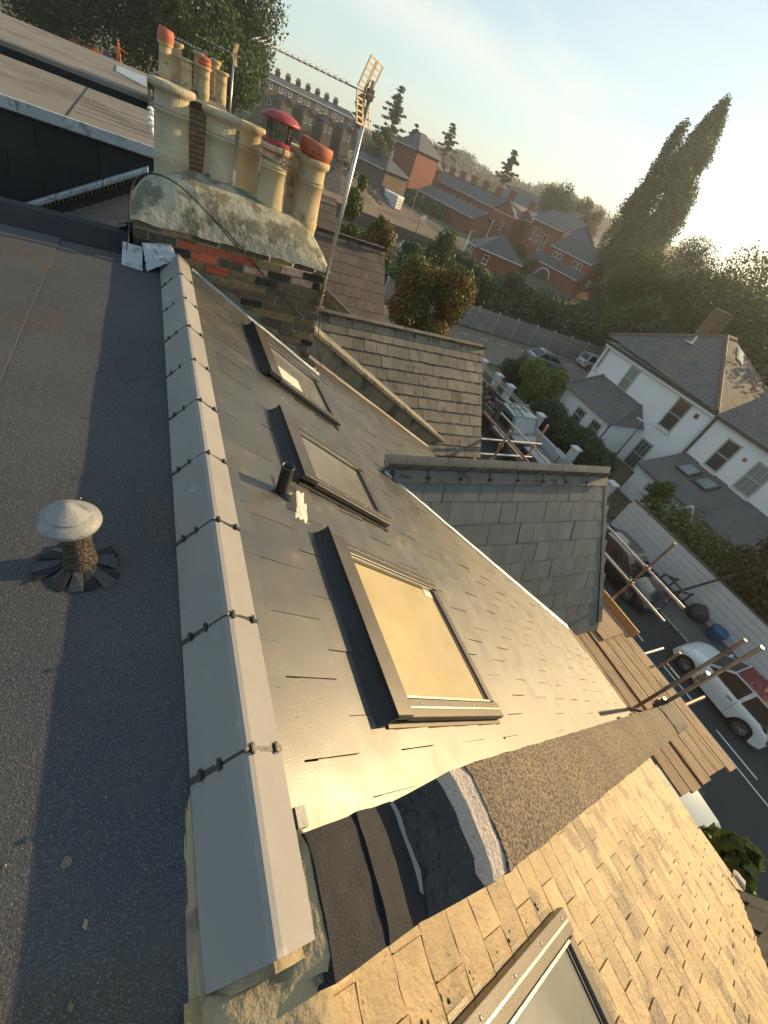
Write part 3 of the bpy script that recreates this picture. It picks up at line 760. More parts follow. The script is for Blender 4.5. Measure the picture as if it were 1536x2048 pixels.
# ------------------------------------------------------------------ near party wall with its coping
pw = thing('party_wall', 'low party wall near the camera topped with black felt, tar and brown mineral felt', 'wall', (.5, .05, -1.0))
def pwp(v, s, w):   # s 0 = far edge, 1 = near edge
    uf = .163 + v * .033; un = -.115 + v * .026
    return rp(uf * (1 - s) + un * s, v, w)
def wall_top(name, v0_, v1_, w0_, w1_, m, seed, amp=.004, dome=.01, n=18, thick=.3, s0=0, s1=1, rag=.006):
    b = MB(); r = random.Random(seed); k = 8; vs = []; ph = r.uniform(0, 9); import mathutils.noise as mn
    for i in range(n + 1):
        v = v0_ + (v1_ - v0_) * i / n; w = w0_ + (w1_ - w0_) * i / n
        ra, rb = rag * 2 * mn.noise(Vector((v * 9, ph, 0))), rag * 2 * mn.noise(Vector((v * 9, ph, 5)))
        row = [pwp(v, s0, w - thick) + EY * ra]
        for j in range(k + 1):
            s = s0 + (s1 - s0) * j / k
            row.append(pwp(v, s, w + dome * (1 - (2 * j / k - 1) ** 4) - dome + amp * 3 * mn.noise(Vector((v * 22, s * 6, ph)))) + EX * (rag * 2 * mn.noise(Vector((s * 5, ph, 3 if i else 1))) if i in (0, n) else 0) + EY * (ra if j == 0 else rb if j == k else 0))
        row.append(pwp(v, s1, w - thick) + EY * rb)
        vs += row
    m_ = k + 3; fs = [(i * m_ + j, (i + 1) * m_ + j, (i + 1) * m_ + j + 1, i * m_ + j + 1) for i in range(n) for j in range(m_ - 1)]
    fs += [tuple(range(m_)), tuple(reversed(range(n * m_, (n + 1) * m_)))]
    b.add(vs, fs); return b.build(name, m, pw, smooth=False)
wall_top('felt_patch', .112, .295, .060, .078, 'felt_black', 21, .0015, .010, n=12, rag=.002)
wall_top('felt_patch', .286, .470, .088, .084, 'felt_black', 22, .0015, .010, n=12, rag=.002)
wall_top('sealant_strip', .455, .515, .088, .094, 'ridge_concrete', 23, .002, .008, n=8, s0=.02, s1=.86, rag=.003)
wall_top('tar_band', .470, .575, .084, .265, 'tar', 24, .004, .010, n=14, rag=.004)
wall_top('end_mortar', .552, .618, .275, .298, 'mortar_pink', 25, .002, .016, n=8, thick=.45, rag=.003)
cp = wall_top('coping', .612, 5.55, .303, .46, 'felt_brown', 26, .002, .014, n=60, thick=.5, rag=.003)
wall_top('coping', 5.54, 6.85, .472, .52, 'felt_black', 27, .002, .016, n=14, thick=.6)
b = MB(); b.prism([pwp(.1, .04, .02), pwp(6.5, .06, .3), pwp(6.5, .06, -.5), pwp(.1, .04, -.5)], (pwp(.1, .96, 0) - pwp(.1, .04, 0))); b.build('masonry', 'brick_mortar', pw)
b = MB(); q = rp(.205, .135, .02); b.box(q, (.035, .05, .014), Matrix.Rotation(.5, 3, 'Y')); b.build('slate_packer', 'vent_grey', pw)

# ------------------------------------------------------------------ neighbour towards the camera: old tan slates
NW = -.15
hn = thing('terraced_house', 'neighbouring terraced house at lower right with worn tan slates and one skylight', 'house', (0, -2.5, G), 'terraced houses along our side of the street')
b = MB(); b.span((-4.6, -5.0, G), (5.25, 0.0, -3.7)); b.build('wall', 'stock_brick', hn)
b = MB(); b.prism([rp(.05, -.05, NW - .02), rp(.05, 6.35, NW - .02), rp(-4.9, 6.35, NW - .02), rp(-4.9, -.05, NW - .02)], EZ * -.1); b.build('roof_deck', 'steel_dark', hn)
def skip_nb(u, v):
    if u > .12 + v * .02: return True
    if v > 2.6 and abs(u + 2.45) < (v - 2.3) * .27 - .3: return True
    if -1.2 < u < -.50 and .7 < v < 1.5: return True
    if u < -3.2: return True
    return False
slope_slates(hn, rp(0, 0, NW), EX, EY, EZ, 6.46, (-3.2, .1), .163, .235, 'old_slate', skip=skip_nb, v0=.02, limit=300, ragged=.005, t=.008, gap=.007, jit=.007, lap=1.8, dirt=.0065)
skylight(hn, -1.30, -.35, .50, 1.64, 'skylight at the lower edge, mirroring the sky', 'skylight_pane_clear', W0=NW, h=.085)
for k in range(26):   # moss along the skylight edge
    v = rnd.uniform(.45, 1.45)
    if k == 0: ms = MB()
    ms.lathe([(rnd.uniform(.008, .018), 0), (.012, .006), (.003, .014)], rp(-.305 + rnd.uniform(-.012, .012), v + .1, NW + .014), 7, EZ, wob=.5, seed=k)
ms.build('moss', 'leaf_dark', hn, kind='stuff')
dn = dormer(hn, -2.5, 2.10, -1.12, 5.55, -1.42, -3.30, 'mossy_slate', 'mossy_concrete', .25, .25, 60, ridge_n=8, label='dormer roof of the lower-right neighbour')
b = MB(); b.tube(rp(.35, 6.46, NW - .06), rp(-1.4, 6.46, NW - .06), .045, 10); b.build('gutter', 'plastic_black', hn, smooth=True)
b = MB(); va2, vb2 = Vector((2.05, -2.46, -1.13)), Vector((5.6, -1.41, -3.27))
b.prism([va2 + EZ * -.10, va2 + EZ * -.10 + Vector((0, .09, 0)), vb2 + EZ * -.10 + Vector((0, .10, 0)), vb2 + EZ * -.10], EZ * -.02); b.build('valley_flashing', 'lead', hn)
lump('valley_mortar', [vb2 + Vector((-.05, .0, .03)), vb2 + Vector((.05, .02, .0)), vb2 + Vector((.05, .16, .0)), vb2 + Vector((-.08, .14, .03))], EZ, .03, 'mortar_pink', hn, 4, .01, 6)
# parapet strip beyond the eaves seen at the very corner

# ------------------------------------------------------------------ far party wall
fw = thing('party_wall', 'green-stained rendered party wall with sloping stone coping below the chimney', 'wall', (3, 5.4, -2))
def fwp(v, s, w): return rp(far_wall_u(v) + s, v, w)
b = MB(); b.prism([fwp(1.0, 0, -.3), fwp(6.55, 0, -.3), fwp(6.55, 0, .26), fwp(1.0, 0, .26)], (.05, .20, 0)); b.build('render', 'render_wall', fw)
vv = [1.0 + 5.75 * i / 7 for i in range(8)]
for a, c in zip(vv, vv[1:]):
    b = MB(); b.prism([fwp(a + .004, -.035, .262), fwp(c - .004, -.035, .262), fwp(c - .004, .26, .262), fwp(a + .004, .26, .262)], EZ * .055); b.build('coping_stone', 'mossy_concrete', fw, bevel=.008)
b = MB(); b.prism([fwp(1.65, -.045, .012), fwp(6.5, -.045, .012), fwp(6.5, -.006, .035), fwp(1.65, -.006, .035)], EZ * .008); b.build('flashing', 'alu_dark', fw)
b = MB(); e = fwp(6.62, .1, .0); b.span((e.x - .12, e.y - .18, e.z - .55), (e.x + .13, e.y + .16, e.z + .20)); b.build('corbel', 'render_wall', fw)
b = MB(); b.span((e.x - .16, e.y - .22, e.z + .203), (e.x + .17, e.y + .20, e.z + .30)); b.build('cap_stone', 'mossy_concrete', fw, bevel=.015)

# ------------------------------------------------------------------ front chimney stack
CX0, CX1, CY0, CY1 = -.125, 1.56, 4.48, 5.42
st = thing('chimney_stack', 'tall brick chimney stack with rounded cement top beyond the skylights', 'chimney', (.72, 4.95, 0))
b = MB(); b.span((CX0 + .012, CY0 + .012, -1.6), (CX1 - .012, CY1 - .012, .20)); b.build('masonry', 'brick_mortar', st)
bl, bh, course = .212, .062, .0735
bmesh_ = {}
def brick_me(l, d, h, seed):
    k = (round(l, 3), seed)
    if k in bmesh_: return bmesh_[k]
    r = random.Random(seed); b = MB(); j = lambda: r.uniform(-.003, .003)
    c = .005
    vs = []
    for y, k2 in ((0, c), (c, 0), (d, 0)):
        for x, z in ((-l / 2, -h / 2), (l / 2, -h / 2), (l / 2, h / 2), (-l / 2, h / 2)):
            vs.append((x - math.copysign(k2, x) + j(), y + (j() if y == 0 else 0), z - math.copysign(k2, z) + j()))
    b.add(vs, [(0, 1, 2, 3)] + [(a + i, a + 4 + i, a + 4 + (i + 1) % 4, a + (i + 1) % 4) for a in (0, 4) for i in range(4)])
    me = b.data('brick'); bmesh_[k] = me; return me
bmats = ['brick_dark', 'brick_yellow', 'brick_brown', 'brick_red', 'brick_black', 'brick_spalled']
cache = {}
def put_brick(parent, p, l, ang, mk, seed, out):
    k = (round(l, 3), seed, mk)
    if k not in cache:
        me = brick_me(l, .05, bh, seed).copy(); me.materials.clear(); me.materials.append(M_[mk]); cache[k] = me
    o = bpy.data.objects.new('brick', cache[k]); col.objects.link(o); o.parent = parent
    m = Matrix.Translation(Vector(p) - base_of(parent)) @ Matrix.Rotation(ang, 4, 'Z'); o.matrix_local = m
def roof_z(x): return -.05 - (x - .2) * math.tan(TH) if x > .2 else FZ
rb = random.Random(5)
special = {(1, 2): 'brick_red', (1, 3): 'brick_red', (1, 4): 'brick_red', (2, 1): 'brick_black', (2, 2): 'brick_red', (2, 4): 'brick_spalled', (2, 6): 'brick_spalled', (3, 3): 'brick_red', (1, 6): 'brick_spalled',
           (3, 5): 'brick_black', (2, 7): 'brick_black', (0, 0): 'brick_brown', (0, 1): 'brick_yellow', (1, 5): 'brick_yellow', (3, 4): 'brick_yellow'}
for row in range(15):
    z = .155 - row * course; x = CX0 - (.11 if row % 2 else 0); i = 0
    while x < CX1 - .02:
        xa, xb = max(x, CX0), min(x + bl, CX1)
        if xb - xa > .04 and z + .1 > roof_z((xa + xb) / 2) - .03 and z > roof_z(xb) - .16 + 0:
            mk = special.get((row, i)) or rb.choice(['brick_dark', 'brick_dark', 'brick_brown', 'brick_yellow', 'brick_black', 'brick_brown'])
            put_brick(st, ((xa + xb) / 2, CY0 + rb.uniform(-.003, .004), z), xb - xa - .006, 0, mk, rb.randint(0, 4), 0)
        x += bl + .010; i += 1
    # right-hand end (faces +x), left-hand end (faces -x)
    for X, ang in ((CX1, math.pi / 2), (CX0, -math.pi / 2)):
        if X < 0 and z < FZ - .05: continue
        y = CY0 + .055 - (.11 if row % 2 else 0)
        while y < CY1 - .06:
            ya, yb = max(y, CY0 + .055), min(y + bl, CY1)
            if yb - ya > .04: put_brick(st, (X, (ya + yb) / 2, z), yb - ya - .001, ang, rb.choice(bmats[:3]), rb.randint(0, 4), 0)
            y += bl + .01
# cement flaunching: rounded hump
def flaunch():
    nx, ny = 64, 34; r = random.Random(2); vs = []; import mathutils
    for i in range(nx + 1):
        for j in range(ny + 1):
            X = -1 + 2 * i / nx; Y = -1 + 2 * j / ny
            X = math.copysign(abs(X) ** .72, X); Y = math.copysign(abs(Y) ** .72, Y)
            x = (CX0 + CX1) / 2 + X * ((CX1 - CX0) / 2 + .018); y = (CY0 + CY1) / 2 + Y * ((CY1 - CY0) / 2 + .015)
            ex_ = 3.2 if X < 0 else 3.6
            h = max(0, 1 - abs(X) ** ex_) ** .62 * max(0, 1 - abs(Y) ** 2.6) ** .70
            top = .415 - .10 * (X * .5 + .5)
            z = .168 + .025 * 0 + top * h
            nn = mathutils.noise.noise(Vector((x * 5, y * 5, 1))) * .018 + mathutils.noise.noise(Vector((x * 13, y * 13, 4))) * .006
            edge = min(1, h * 4)
            vs.append((x + nn * .4 * (1 - edge), y + nn * .5 * (1 - edge), z + nn * edge + (mathutils.noise.noise(Vector((x * 9, y * 9, 0))) * .02 if h < .05 else 0)))
    n0 = len(vs); fs = [(i * (ny + 1) + j, (i + 1) * (ny + 1) + j, (i + 1) * (ny + 1) + j + 1, i * (ny + 1) + j + 1) for i in range(nx) for j in range(ny)]
    b = MB(); b.add(vs, fs)
    b.span((CX0 + .006, CY0 + .006, .10), (CX1 - .006, CY1 - .006, .19))
    return b.build('flaunching', 'flaunching', st, smooth=True)
flaunch()
def pot_profile(r, h, rim=.03, band=True, taper=.10):
    p = [(r * (1 + taper * .4), -.12), (r * (1 + taper * .3), .02)]
    for k in (.10, .14): p += [(r * 1.09, h * k), (r * 1.09, h * (k + .012)), (r * 1.05, h * (k + .018))]
    p += [(r * 1.0, h * .5)]
    if band:
        for k in (.66, .705): p += [(r * .99, h * k), (r * 1.03, h * (k + .005)), (r * 1.03, h * (k + .014)), (r * .985, h * (k + .02))]
    p += [(r * .98, h * .86), (r * 1.0, h * .885), (r + rim, h * .91), (r + rim * 1.25, h * .955), (r + rim, h * .99), (r * .93, h), (r * .80, h * .985), (r * .78, h * .7)]
    return p
def pot(parent, x, y, z, r, h, m='pot', rim=.03, lean=(0, 0), wob=.0, label=None, taper=.1, seed=0):
    b = MB(); b.lathe(pot_profile(r, h, rim, True, taper), (x, y, z), 36, (lean[0], lean[1], 1), wob=wob, seed=seed, cap=False)
    nn = len(b.v); b.add([(x + .75 * r * math.cos(a * .5236), y + .75 * r * math.sin(a * .5236), z + h * .72) for a in range(12)], [tuple(range(12))])
    return b.build('chimney_pot', m, parent, smooth=True, label=label, fix=False)
pot(st, .17, 4.98, .52, .128, .54, 'pot_rough', .036, label='leftmost chimney pot, thick and pitted', wob=.03, seed=3)
pot(st, .545, 5.0, .48, .118, .54, 'pot_rough', .032, label='second chimney pot with a soot-blackened foot', wob=.02, seed=4, taper=.06)
pc = pot(st, 1.00, 4.90, .42, .122, .53, 'pot', .018, label='third chimney pot carrying a red mesh cowl')
pd = pot(st, 1.345, 4.95, .37, .128, .59, 'pot', .024, label='rightmost chimney pot with a tilted terracotta cap')
pot(st, .84, 5.32, .40, .10, .60, 'pot', .02, label='slim chimney pot behind the cowled one')
pot(st, 1.30, 5.32, .38, .11, .60, 'pot', .02, label='chimney pot hidden behind the rightmost pot')
# red cowl: collar, cage, dome, strap
cx, cy, cz = 1.00, 4.90, .965
b = MB(); b.lathe([(.132, -.075), (.140, -.07), (.140, 0), (.128, .014), (.10, .018)], (cx, cy, cz), 32); b.build('cowl_collar', 'cowl_red', pc, smooth=False)
b = MB()
for k in range(22):
    a = 2 * math.pi * k / 22; p = Vector((cx + .106 * math.cos(a), cy + .106 * math.sin(a), cz + .01)); b.tube(p, p + Vector((0, 0, .135)), .0022, 5)
for k in range(7):
    z = cz + .02 + k * .019; ring = [(cx + .106 * math.cos(2 * math.pi * i / 24), cy + .106 * math.sin(2 * math.pi * i / 24), z) for i in range(25)]; b.path(ring, .0018, 4)
for k in range(4):
    a = .6 + math.pi / 2 * k; p = Vector((cx + .108 * math.cos(a), cy + .108 * math.sin(a), cz + .005)); b.tube(p, p + Vector((0, 0, .15)), .006, 6)
b.build('cowl_cage', 'wire_black', pc, fix=False)
b = MB(); b.lathe([(.060, .150), (.155, .140), (.168, .146), (.163, .160), (.130, .190), (.075, .208), (.01, .214)], (cx, cy, cz), 36); b.build('cowl_dome', 'cowl_red', pc, smooth=True)
b = MB(); b.lathe([(.126, -.135), (.130, -.13), (.130, -.12), (.126, -.115)], (cx, cy, cz), 28); b.box((cx + .03, cy - .142, cz - .085), (.012, .008, .13)); b.build('strap', 'galv_rusty', pc)
dx = Vector((.10, 0, 1)).normalized()
b = MB(); b.lathe([(.11, -.02), (.132, -.015), (.150, .02), (.156, .075), (.148, .098), (.12, .102), (.116, .05)], (1.345, 4.95, .975), 32, dx, cap=False); cap = b.build('terracotta_cap', 'terracotta', pd, smooth=True)
b = MB()
for k in range(16):
    a = 2 * math.pi * k / 16; q = Vector((1.345, 4.95, .975)) + dx.to_track_quat('Z', 'Y').to_matrix() @ Vector((.147 * math.cos(a), .147 * math.sin(a), .028)); n_ = (q - Vector((1.345, 4.95, .975))); n_.z = 0; n_.normalize(); b.tube(q - n_ * .01, q + n_ * .004, .008, 10)
b.build('vent_holes', 'wire_black', pd)
# flashings of the stack
b = MB()
ring = []
for i in range(13):
    v = .14 + i * .13; st_ = .045 + (.055 if i % 2 else 0)
    ring.append((v, st_))
pts_lo = [rp(CY0 - .055, v, .012) for v, h in ring]; pts_m = [rp(CY0 - .006, v, .02) for v, h in ring]; pts_hi = [rp(CY0 - .008, v, h) for v, h in ring]
n = len(ring); b.add(pts_lo + pts_m + pts_hi, [(i, i + 1, n + i + 1, n + i) for i in range(n - 1)] + [(n + i, n + i + 1, 2 * n + i + 1, 2 * n + i) for i in range(n - 1)]); b.build('stepped_flashing', 'render_wall', st)
b = MB(); b.prism([rp(CY0 - .075, .12, .016), rp(CY0 - .045, .12, .03), rp(CY0 - .045, 1.72, .03), rp(CY0 - .075, 1.72, .016)], EZ * .006); b.build('flashing_strip', 'lead', st)
lump('foil_flashing', [(-.03, 4.28, FZ + .01), (.20, 4.38, -.02), (.16, 4.47, .06), (-.06, 4.46, .02)], Vector((0, -.3, .9)), .008, 'lead', st, 8, .010, 12)
b = MB(); b.prism([(-.21, 4.33, FZ + .012), (-.06, 4.28, FZ + .012), (-.06, 4.44, FZ + .14), (-.20, 4.47, FZ + .14)], (0, -.006, -.006)); b.build('lead_soaker', 'lead', st)
b = MB(); b.lathe([(.05, -.02), (.045, .03), (.02, .055)], (1.63, 4.50, -.88), 10, wob=.4, seed=3); b.build('mortar_lump', 'mortar', st)
# black coax looping over the hump
cb = thing('coaxial_cable', 'pair of black cables looped over the rounded chimney top', 'cable', (-.2, 4.4, 0))
for off in (0, .025):
    pts = [(-.17, 4.36 + off, -.05), (-.145, 4.42, .12), (-.135, 4.46, .30), (-.09, 4.50, .42 + off * .4), (0, 4.52, .49), (.12, 4.51, .50), (.25, 4.49, .46), (.42, 4.462, .36), (.6, 4.452, .25 - off), (.78, 4.455, .12 - off), (.95, 4.462, -.02), (1.1, 4.465, -.14), (1.25, 4.466, -.24), (1.42, 4.46, -.33 - off)]
    sm = []
    for i in range(len(pts) - 1):
        P = [Vector(pts[max(0, i - 1)]), Vector(pts[i]), Vector(pts[i + 1]), Vector(pts[min(len(pts) - 1, i + 2)])]
        for k in range(5):
            t = k / 5; sm.append(.5 * ((2 * P[1]) + (P[2] - P[0]) * t + (2 * P[0] - 5 * P[1] + 4 * P[2] - P[3]) * t * t + (-P[0] + 3 * P[1] - 3 * P[2] + P[3]) * t ** 3))
    b = MB(); b.path([p_ + Vector((0, -.02, .015)) for p_ in sm], .0055, 6); b.build('cable', 'wire_black', cb)
def wire(name, pts, r, m, parent=None, label=None, cat='cable'):
    b = MB(); b.path(pts, r, 5); o = b.build(name, m, parent)
    if label: tag(o, label, cat)
    return o
def sag(a, b_, s, n=12):
    a, b_ = Vector(a), Vector(b_); return [a.lerp(b_, i / n) - Vector((0, 0, s * 4 * (i / n) * (1 - i / n))) for i in range(n + 1)]
wire('aerial_lead', sag((.45, 4.43, -.02), (1.53, 4.40, -.12), .03), .003, 'wire_black', None, 'thin dark lead strung across the chimney brickwork')
wire('roof_cable', [(1.53, 4.42, -.14), (1.60, 4.42, -.55), (1.70, 4.45, -.80)] + [fwp(1.9 + k * .35, -.09 - .04 * math.sin(k), .03) for k in range(13)], .004, 'wire_black', None, 'loose cable running down the roof beside the rendered wall')

# ------------------------------------------------------------------ television aerials
def yagi(name, label, base, top, z, back, L, az, rscale=1.0, refl=True, mast_r=.017, els=16):
    t = thing(name, label, 'aerial', base, 'television aerials on the chimneys')
    b = MB(); b.tube(base, top, mast_r, 14); b.build('mast', 'galv', t, smooth=True)
    d = Vector((math.sin(R_(az)), math.cos(R_(az)), .02)).normalized(); sd = Vector((d.y, -d.x, 0)).normalized(); U = Vector((0, 0, 1))
    back = Vector(back); front = back + d * L; rot = Matrix((d, sd, U)).transposed()
    b = MB(); b.tube(back - d * .10, front, .006 * rscale, 8); b.build('boom', 'galv', t)
    for i in range(els):
        p = back.lerp(front, .16 + .82 * i / (els - 1)); l = (.10 - .04 * i / els) * rscale
        b = MB()
        for s2 in (-1, 1): b.tube(p + U * .008, p + sd * s2 * l + U * (.008 + .02 * s2), .0028 * rscale, 5)
        b.box(p + U * .008, (.010, .018, .012), rot); b.build('director', 'galv', t)
    if refl:
        for sg in (-1, 1):   # two slotted reflector panels in a V
            ax = (U * sg - d * .28).normalized(); b = MB(); w = .17 * rscale; hh = .19 * rscale
            for s2 in (-1, 0, 1): b.box(back + ax * (hh / 2 + .01) + sd * s2 * w, (.006, .022 * rscale if s2 else .05 * rscale, hh), Matrix((ax.cross(sd), sd, ax)).transposed())
            for k in range(6): b.box(back + ax * (.014 + (hh - .008) * k / 5), (.006, 2 * w, .011 * rscale), Matrix((ax.cross(sd), sd, ax)).transposed())
            b.build('reflector', 'pot', t)
    b = MB(); b.box((top[0] - .005, top[1], z), (.05, .05, .07)); b.build('clamp', 'galv_rusty', t)
    return t
yg = yagi('tv_aerial', 'large aerial with slotted yellow reflector on a tall steel mast by the front chimney', (1.53, 4.45, -.16), (1.56, 4.45, 1.585), 1.50, (1.50, 4.45, 1.50), .95, -53, 1.0)
b = MB()
for k in range(26):
    a = k * .8; b.tube((1.53 + .025 * math.cos(a), 4.45 + .025 * math.sin(a), -.13 + k * .006), (1.53 + .025 * math.cos(a + .8), 4.45 + .025 * math.sin(a + .8), -.124 + k * .006), .004, 5)
b.box((1.52, 4.47, .02), (.05, .04, .04)); b.box((1.52, 4.47, -.10), (.05, .04, .04)); b.build('cable_coil', 'galv_rusty', yg)
yagi('tv_aerial', 'small aerial with square plate on a thin pole right of the rear chimney', (1.16, 9.6, .30), (1.16, 9.6, 1.52), 1.48, (1.16, 9.6, 1.50), .55, -70, .62, True, .013, 5)
yagi('tv_aerial', 'thin aerial lying low among the rear chimney pots', (.84, 10.4, .8), (.84, 10.4, 1.40), 1.38, (.83, 10.4, 1.385), .50, -75, .6, False, .012, 10)

# ------------------------------------------------------------------ next house up the row: rear loft box, flat roof, rear slope
h2 = thing('terraced_house', 'next terraced house with tan flat roof, white-edged dark loft wall and mossy dormer', 'house', (0, 7.5, G), 'terraced houses along our side of the street')
b = MB(); b.span((-4.6, 5.0, G), (5.4, 10.1, -3.5)); b.build('wall', 'stock_brick', h2)
b = MB(); b.prism([rp(5.0, -.1, -.02), rp(5.9, 6.3, -.02), rp(10.2, 6.3, -.02), rp(10.2, -.1, -.02)], EZ * -.12); b.build('front_slope', 'mossy_slate', h2)
# rear slope (drops towards -x) between our upstand and the loft cheek
RX, RZn = Vector((-CT, 0, -ST)), Vector((-ST, 0, CT))
b = MB(); b.prism([Vector((.1, 4.9, .16)), Vector((.1, 6.3, .16)), Vector((.1, 6.3, .16)) + RX * 5.5, Vector((.1, 4.9, .16)) + RX * 5.5], RZn * -.1); b.build('rear_slope', 'black_slate', h2)
slope_slates(h2, Vector((.1, 0, .165)), RX, EY, RZn, 2.2, (4.95, 6.1), .10, .15, 'brown_slate', limit=160, ragged=.006, t=.006, v0=0)
b = MB(); b.prism([(.02, 6.05, .24), (-3.0, 6.05, -1.50), (-3.0, 6.05, -1.75), (.02, 6.05, -.01)], (0, .14, 0)); b.build('rear_parapet', 'brick_black', h2)
# lead rolled coping in lengths along the parapet
for k in range(4):
    p0 = Vector((.0, 6.03, .305)) + RX * (.48 * k + .006); p1 = Vector((.0, 6.03, .305)) + RX * (.48 * (k + 1))
    b = MB(); b.prism([p0, p1, p1 + Vector((0, 0, -.055)), p0 + Vector((0, 0, -.055))], (0, .10, 0)); b.build('coping_lead', 'lead', h2, bevel=.01)
bm_items = []
bk = MB()
for k in range(46):
    p = Vector((-.01, 6.045, .235)) + RX * (.042 * k); bk.box(p, (.012, .03, .045))
bk.build('brick_dentils', 'brick_brown', h2, kind='stuff')
b = MB(); b.span((-5.6, 6.30, -2.5), (.06, 10.0, .345)); b.build('loft_wall', 'black_slate', h2)
sh = slate_mesh(.50, .30, .006, 'tile'); items = []
for r in range(9):
    for c in range(12):
        z = .33 - r * .21; x = -.2 - c * .51 - (.25 if r % 2 else 0)
        items.append((sh, frame_mat(Vector((x, 6.298, z)), Vector((0, -.02, -1)).normalized(), Vector((1, 0, 0)), Vector((0, -1, .02)).normalized())))
lay('cladding_tile', items, h2, 'black_slate')
for k in range(4):
    x1 = .085 - k * 1.15; b = MB(); b.span((x1 - 1.145, 6.225, .365), (x1, 6.29, .455)); b.build('lead_fascia', 'lead', h2)
b = MB(); b.span((-5.6, 6.28, .345), (.07, 9.95, .43)); b.build('flat_roof', 'felt_tan', h2)
for k in range(3):
    b = MB(); b.box((-.75 - k * 1.15, 8.1, .432), (.016, 3.6, .004), Matrix.Rotation(.02, 3, 'Z')); b.build('felt_lap', 'felt_black', h2)
for k in range(5):
    b = MB(); b.box((-.2, 7.0 + k * .35, .431), (1.0, .012, .003)); b.build('felt_lap', 'felt_black', h2)
for (x, y) in ((.06, 7.35), (.045, 7.9), (.07, 8.5), (.055, 9.1)):   # white mushroom vents
    b = MB(); b.lathe([(.022, 0), (.016, .05), (.014, .10)], (x - .02, y, .43), 12); v = b.build('mushroom_vent', 'white_plastic', h2, smooth=True)
    b = MB(); b.lathe([(.012, .085), (.046, .088), (.044, .102), (.026, .122), (.005, .13)], (x - .02, y, .43), 16); b.build('vent_cap', 'white_plastic', v, smooth=True)
d2 = dormer(h2, 6.95, 2.55, -1.10, 5.93, 5.62, -2.62, 'mossy_slate', 'mossy_concrete', .215, .225, 230, ridge_n=8, ragged=.010, t=.010, dirt=.010, label='dormer roof of thick mossy old slates', ridge_w=.13)
# third house
h3 = thing('terraced_house', 'third terraced house up the row, pale flat roof and brown slated dormer', 'house', (0, 13, G), 'terraced houses along our side of the street')
b = MB(); b.span((-4.6, 10.3, G), (5.6, 15.6, -3.5)); b.build('wall', 'stock_brick', h3)
b = MB(); b.prism([rp(10.2, -.1, -.02), rp(10.2, 6.4, -.02), rp(15.6, 6.4, -.02), rp(15.6, -.1, -.02)], EZ * -.12); b.build('front_slope', 'brown_slate', h3)
b = MB(); b.span((-5.6, 10.25, -2), (.0, 17.5, .50)); b.build('loft_wall', 'felt_black', h3)
b = MB(); b.span((-5.6, 10.26, .502), (.0, 17.5, .56)); b.build('flat_roof', 'felt_tan', h3)
b = MB(); b.prism([(-.55, 13.2, .58), (-.02, 12.2, .58), (-.02, 15.5, .58), (-.6, 15.2, .58)], (0, 0, -.04)); b.build('repair_patch', 'lead', h3)
d3 = dormer(h3, 13.5, 3.6, -1.10, 6.28, 11.9, -2.95, 'brown_slate', 'mossy_concrete', .30, .28, 100, ridge_n=6, label='dormer roof of smooth brown slates')
w3 = thing('party_wall', 'brick party wall with dark sloping coping below the brown dormer', 'wall', (3, 10.2, -2))
b = MB(); b.prism([rp(10.12, 0, -.4), rp(11.5, 6.5, -.4), rp(11.5, 6.5, .30), rp(10.12, 0, .30)], (0, .22, 0)); b.build('masonry', 'brick_mortar', w3)
items = []
bm1 = MB(); bm1.box((0, 0, 0), (.212, .05, .062)); bm1 = bm1.data('brick')
for r in range(26):
    for c in range(26):
        x = 1.6 + c * .222 + (.11 if r % 2 else 0); z = -.75 - r * .074 - .2; v = (x - .2) / CT; zr_ = -.05 - v * ST
        if zr_ - .05 < z < zr_ + .27: items.append((bm1, Matrix.Translation((x, 10.12 + v * 1.38 / 6.5 - .006, z)) @ Matrix.Rotation(math.atan2(1.38, 6.5 * CT), 4, 'Z')))
lay('brick', items, w3, 'brick_brown', limit=200)
b = MB(); b.prism([rp(10.06, 0, .305), rp(11.44, 6.6, .305), rp(11.74, 6.6, .305), rp(10.38, 0, .305)], EZ * .05); b.build('coping', 'steel_dark', w3)
h4 = thing('terraced_house', 'farther terraced house glimpsed between aerial mast and chimney pot', 'house', (0, 19, G), 'terraced houses along our side of the street')
b = MB(); b.span((-4.6, 15.8, G), (5.6, 30.0, -3.5)); b.build('wall', 'stock_brick', h4)
b = MB(); b.prism([rp(15.6, -.1, -.02), rp(15.6, 6.4, -.02), rp(30, 6.4, -.02), rp(30, -.1, -.02)], EZ * -.12); b.build('front_slope', 'brown_slate', h4)
b = MB(); b.span((-5.6, 17.6, -2), (.0, 30, -.45)); b.build('flat_roof', 'felt_tan', h4)
dormer(h4, 19.9, 4.0, -1.10, 6.62, 18.4, -2.95, 'brown_slate', 'mossy_concrete', .35, .35, 40, ridge_n=5, both=False)

# ------------------------------------------------------------------ rear chimney with its pots
st2 = thing('chimney_stack', 'rear brick chimney stack crowded with pots, standing beyond the front one', 'chimney', (.6, 10.3, 0))
b = MB(); b.span((.07, 10.0, -1.5), (1.14, 10.8, .70)); b.build('masonry', 'brick_mortar', st2)
items = []
for r in range(26):
    for c in range(6):
        x = .07 + .106 + c * .218 - (.109 if r % 2 else 0)
        if x > 1.12: continue
        items.append((bm1, Matrix.Translation((max(x, .15), 9.982, .66 - r * .074))))
lay('brick', items, st2, 'brick_brown', limit=160)
b = MB(); b.span((.0, 9.92, .70), (1.21, 10.86, .775)); b.build('oversailing_course', 'brick_black', st2, bevel=.01)
b = MB(); b.prism([(.02, 9.94, .776), (1.19, 9.94, .776), (1.10, 10.2, .90), (.10, 10.2, .90)], (0, .6, 0)); b.build('flaunching', 'mossy_concrete', st2)
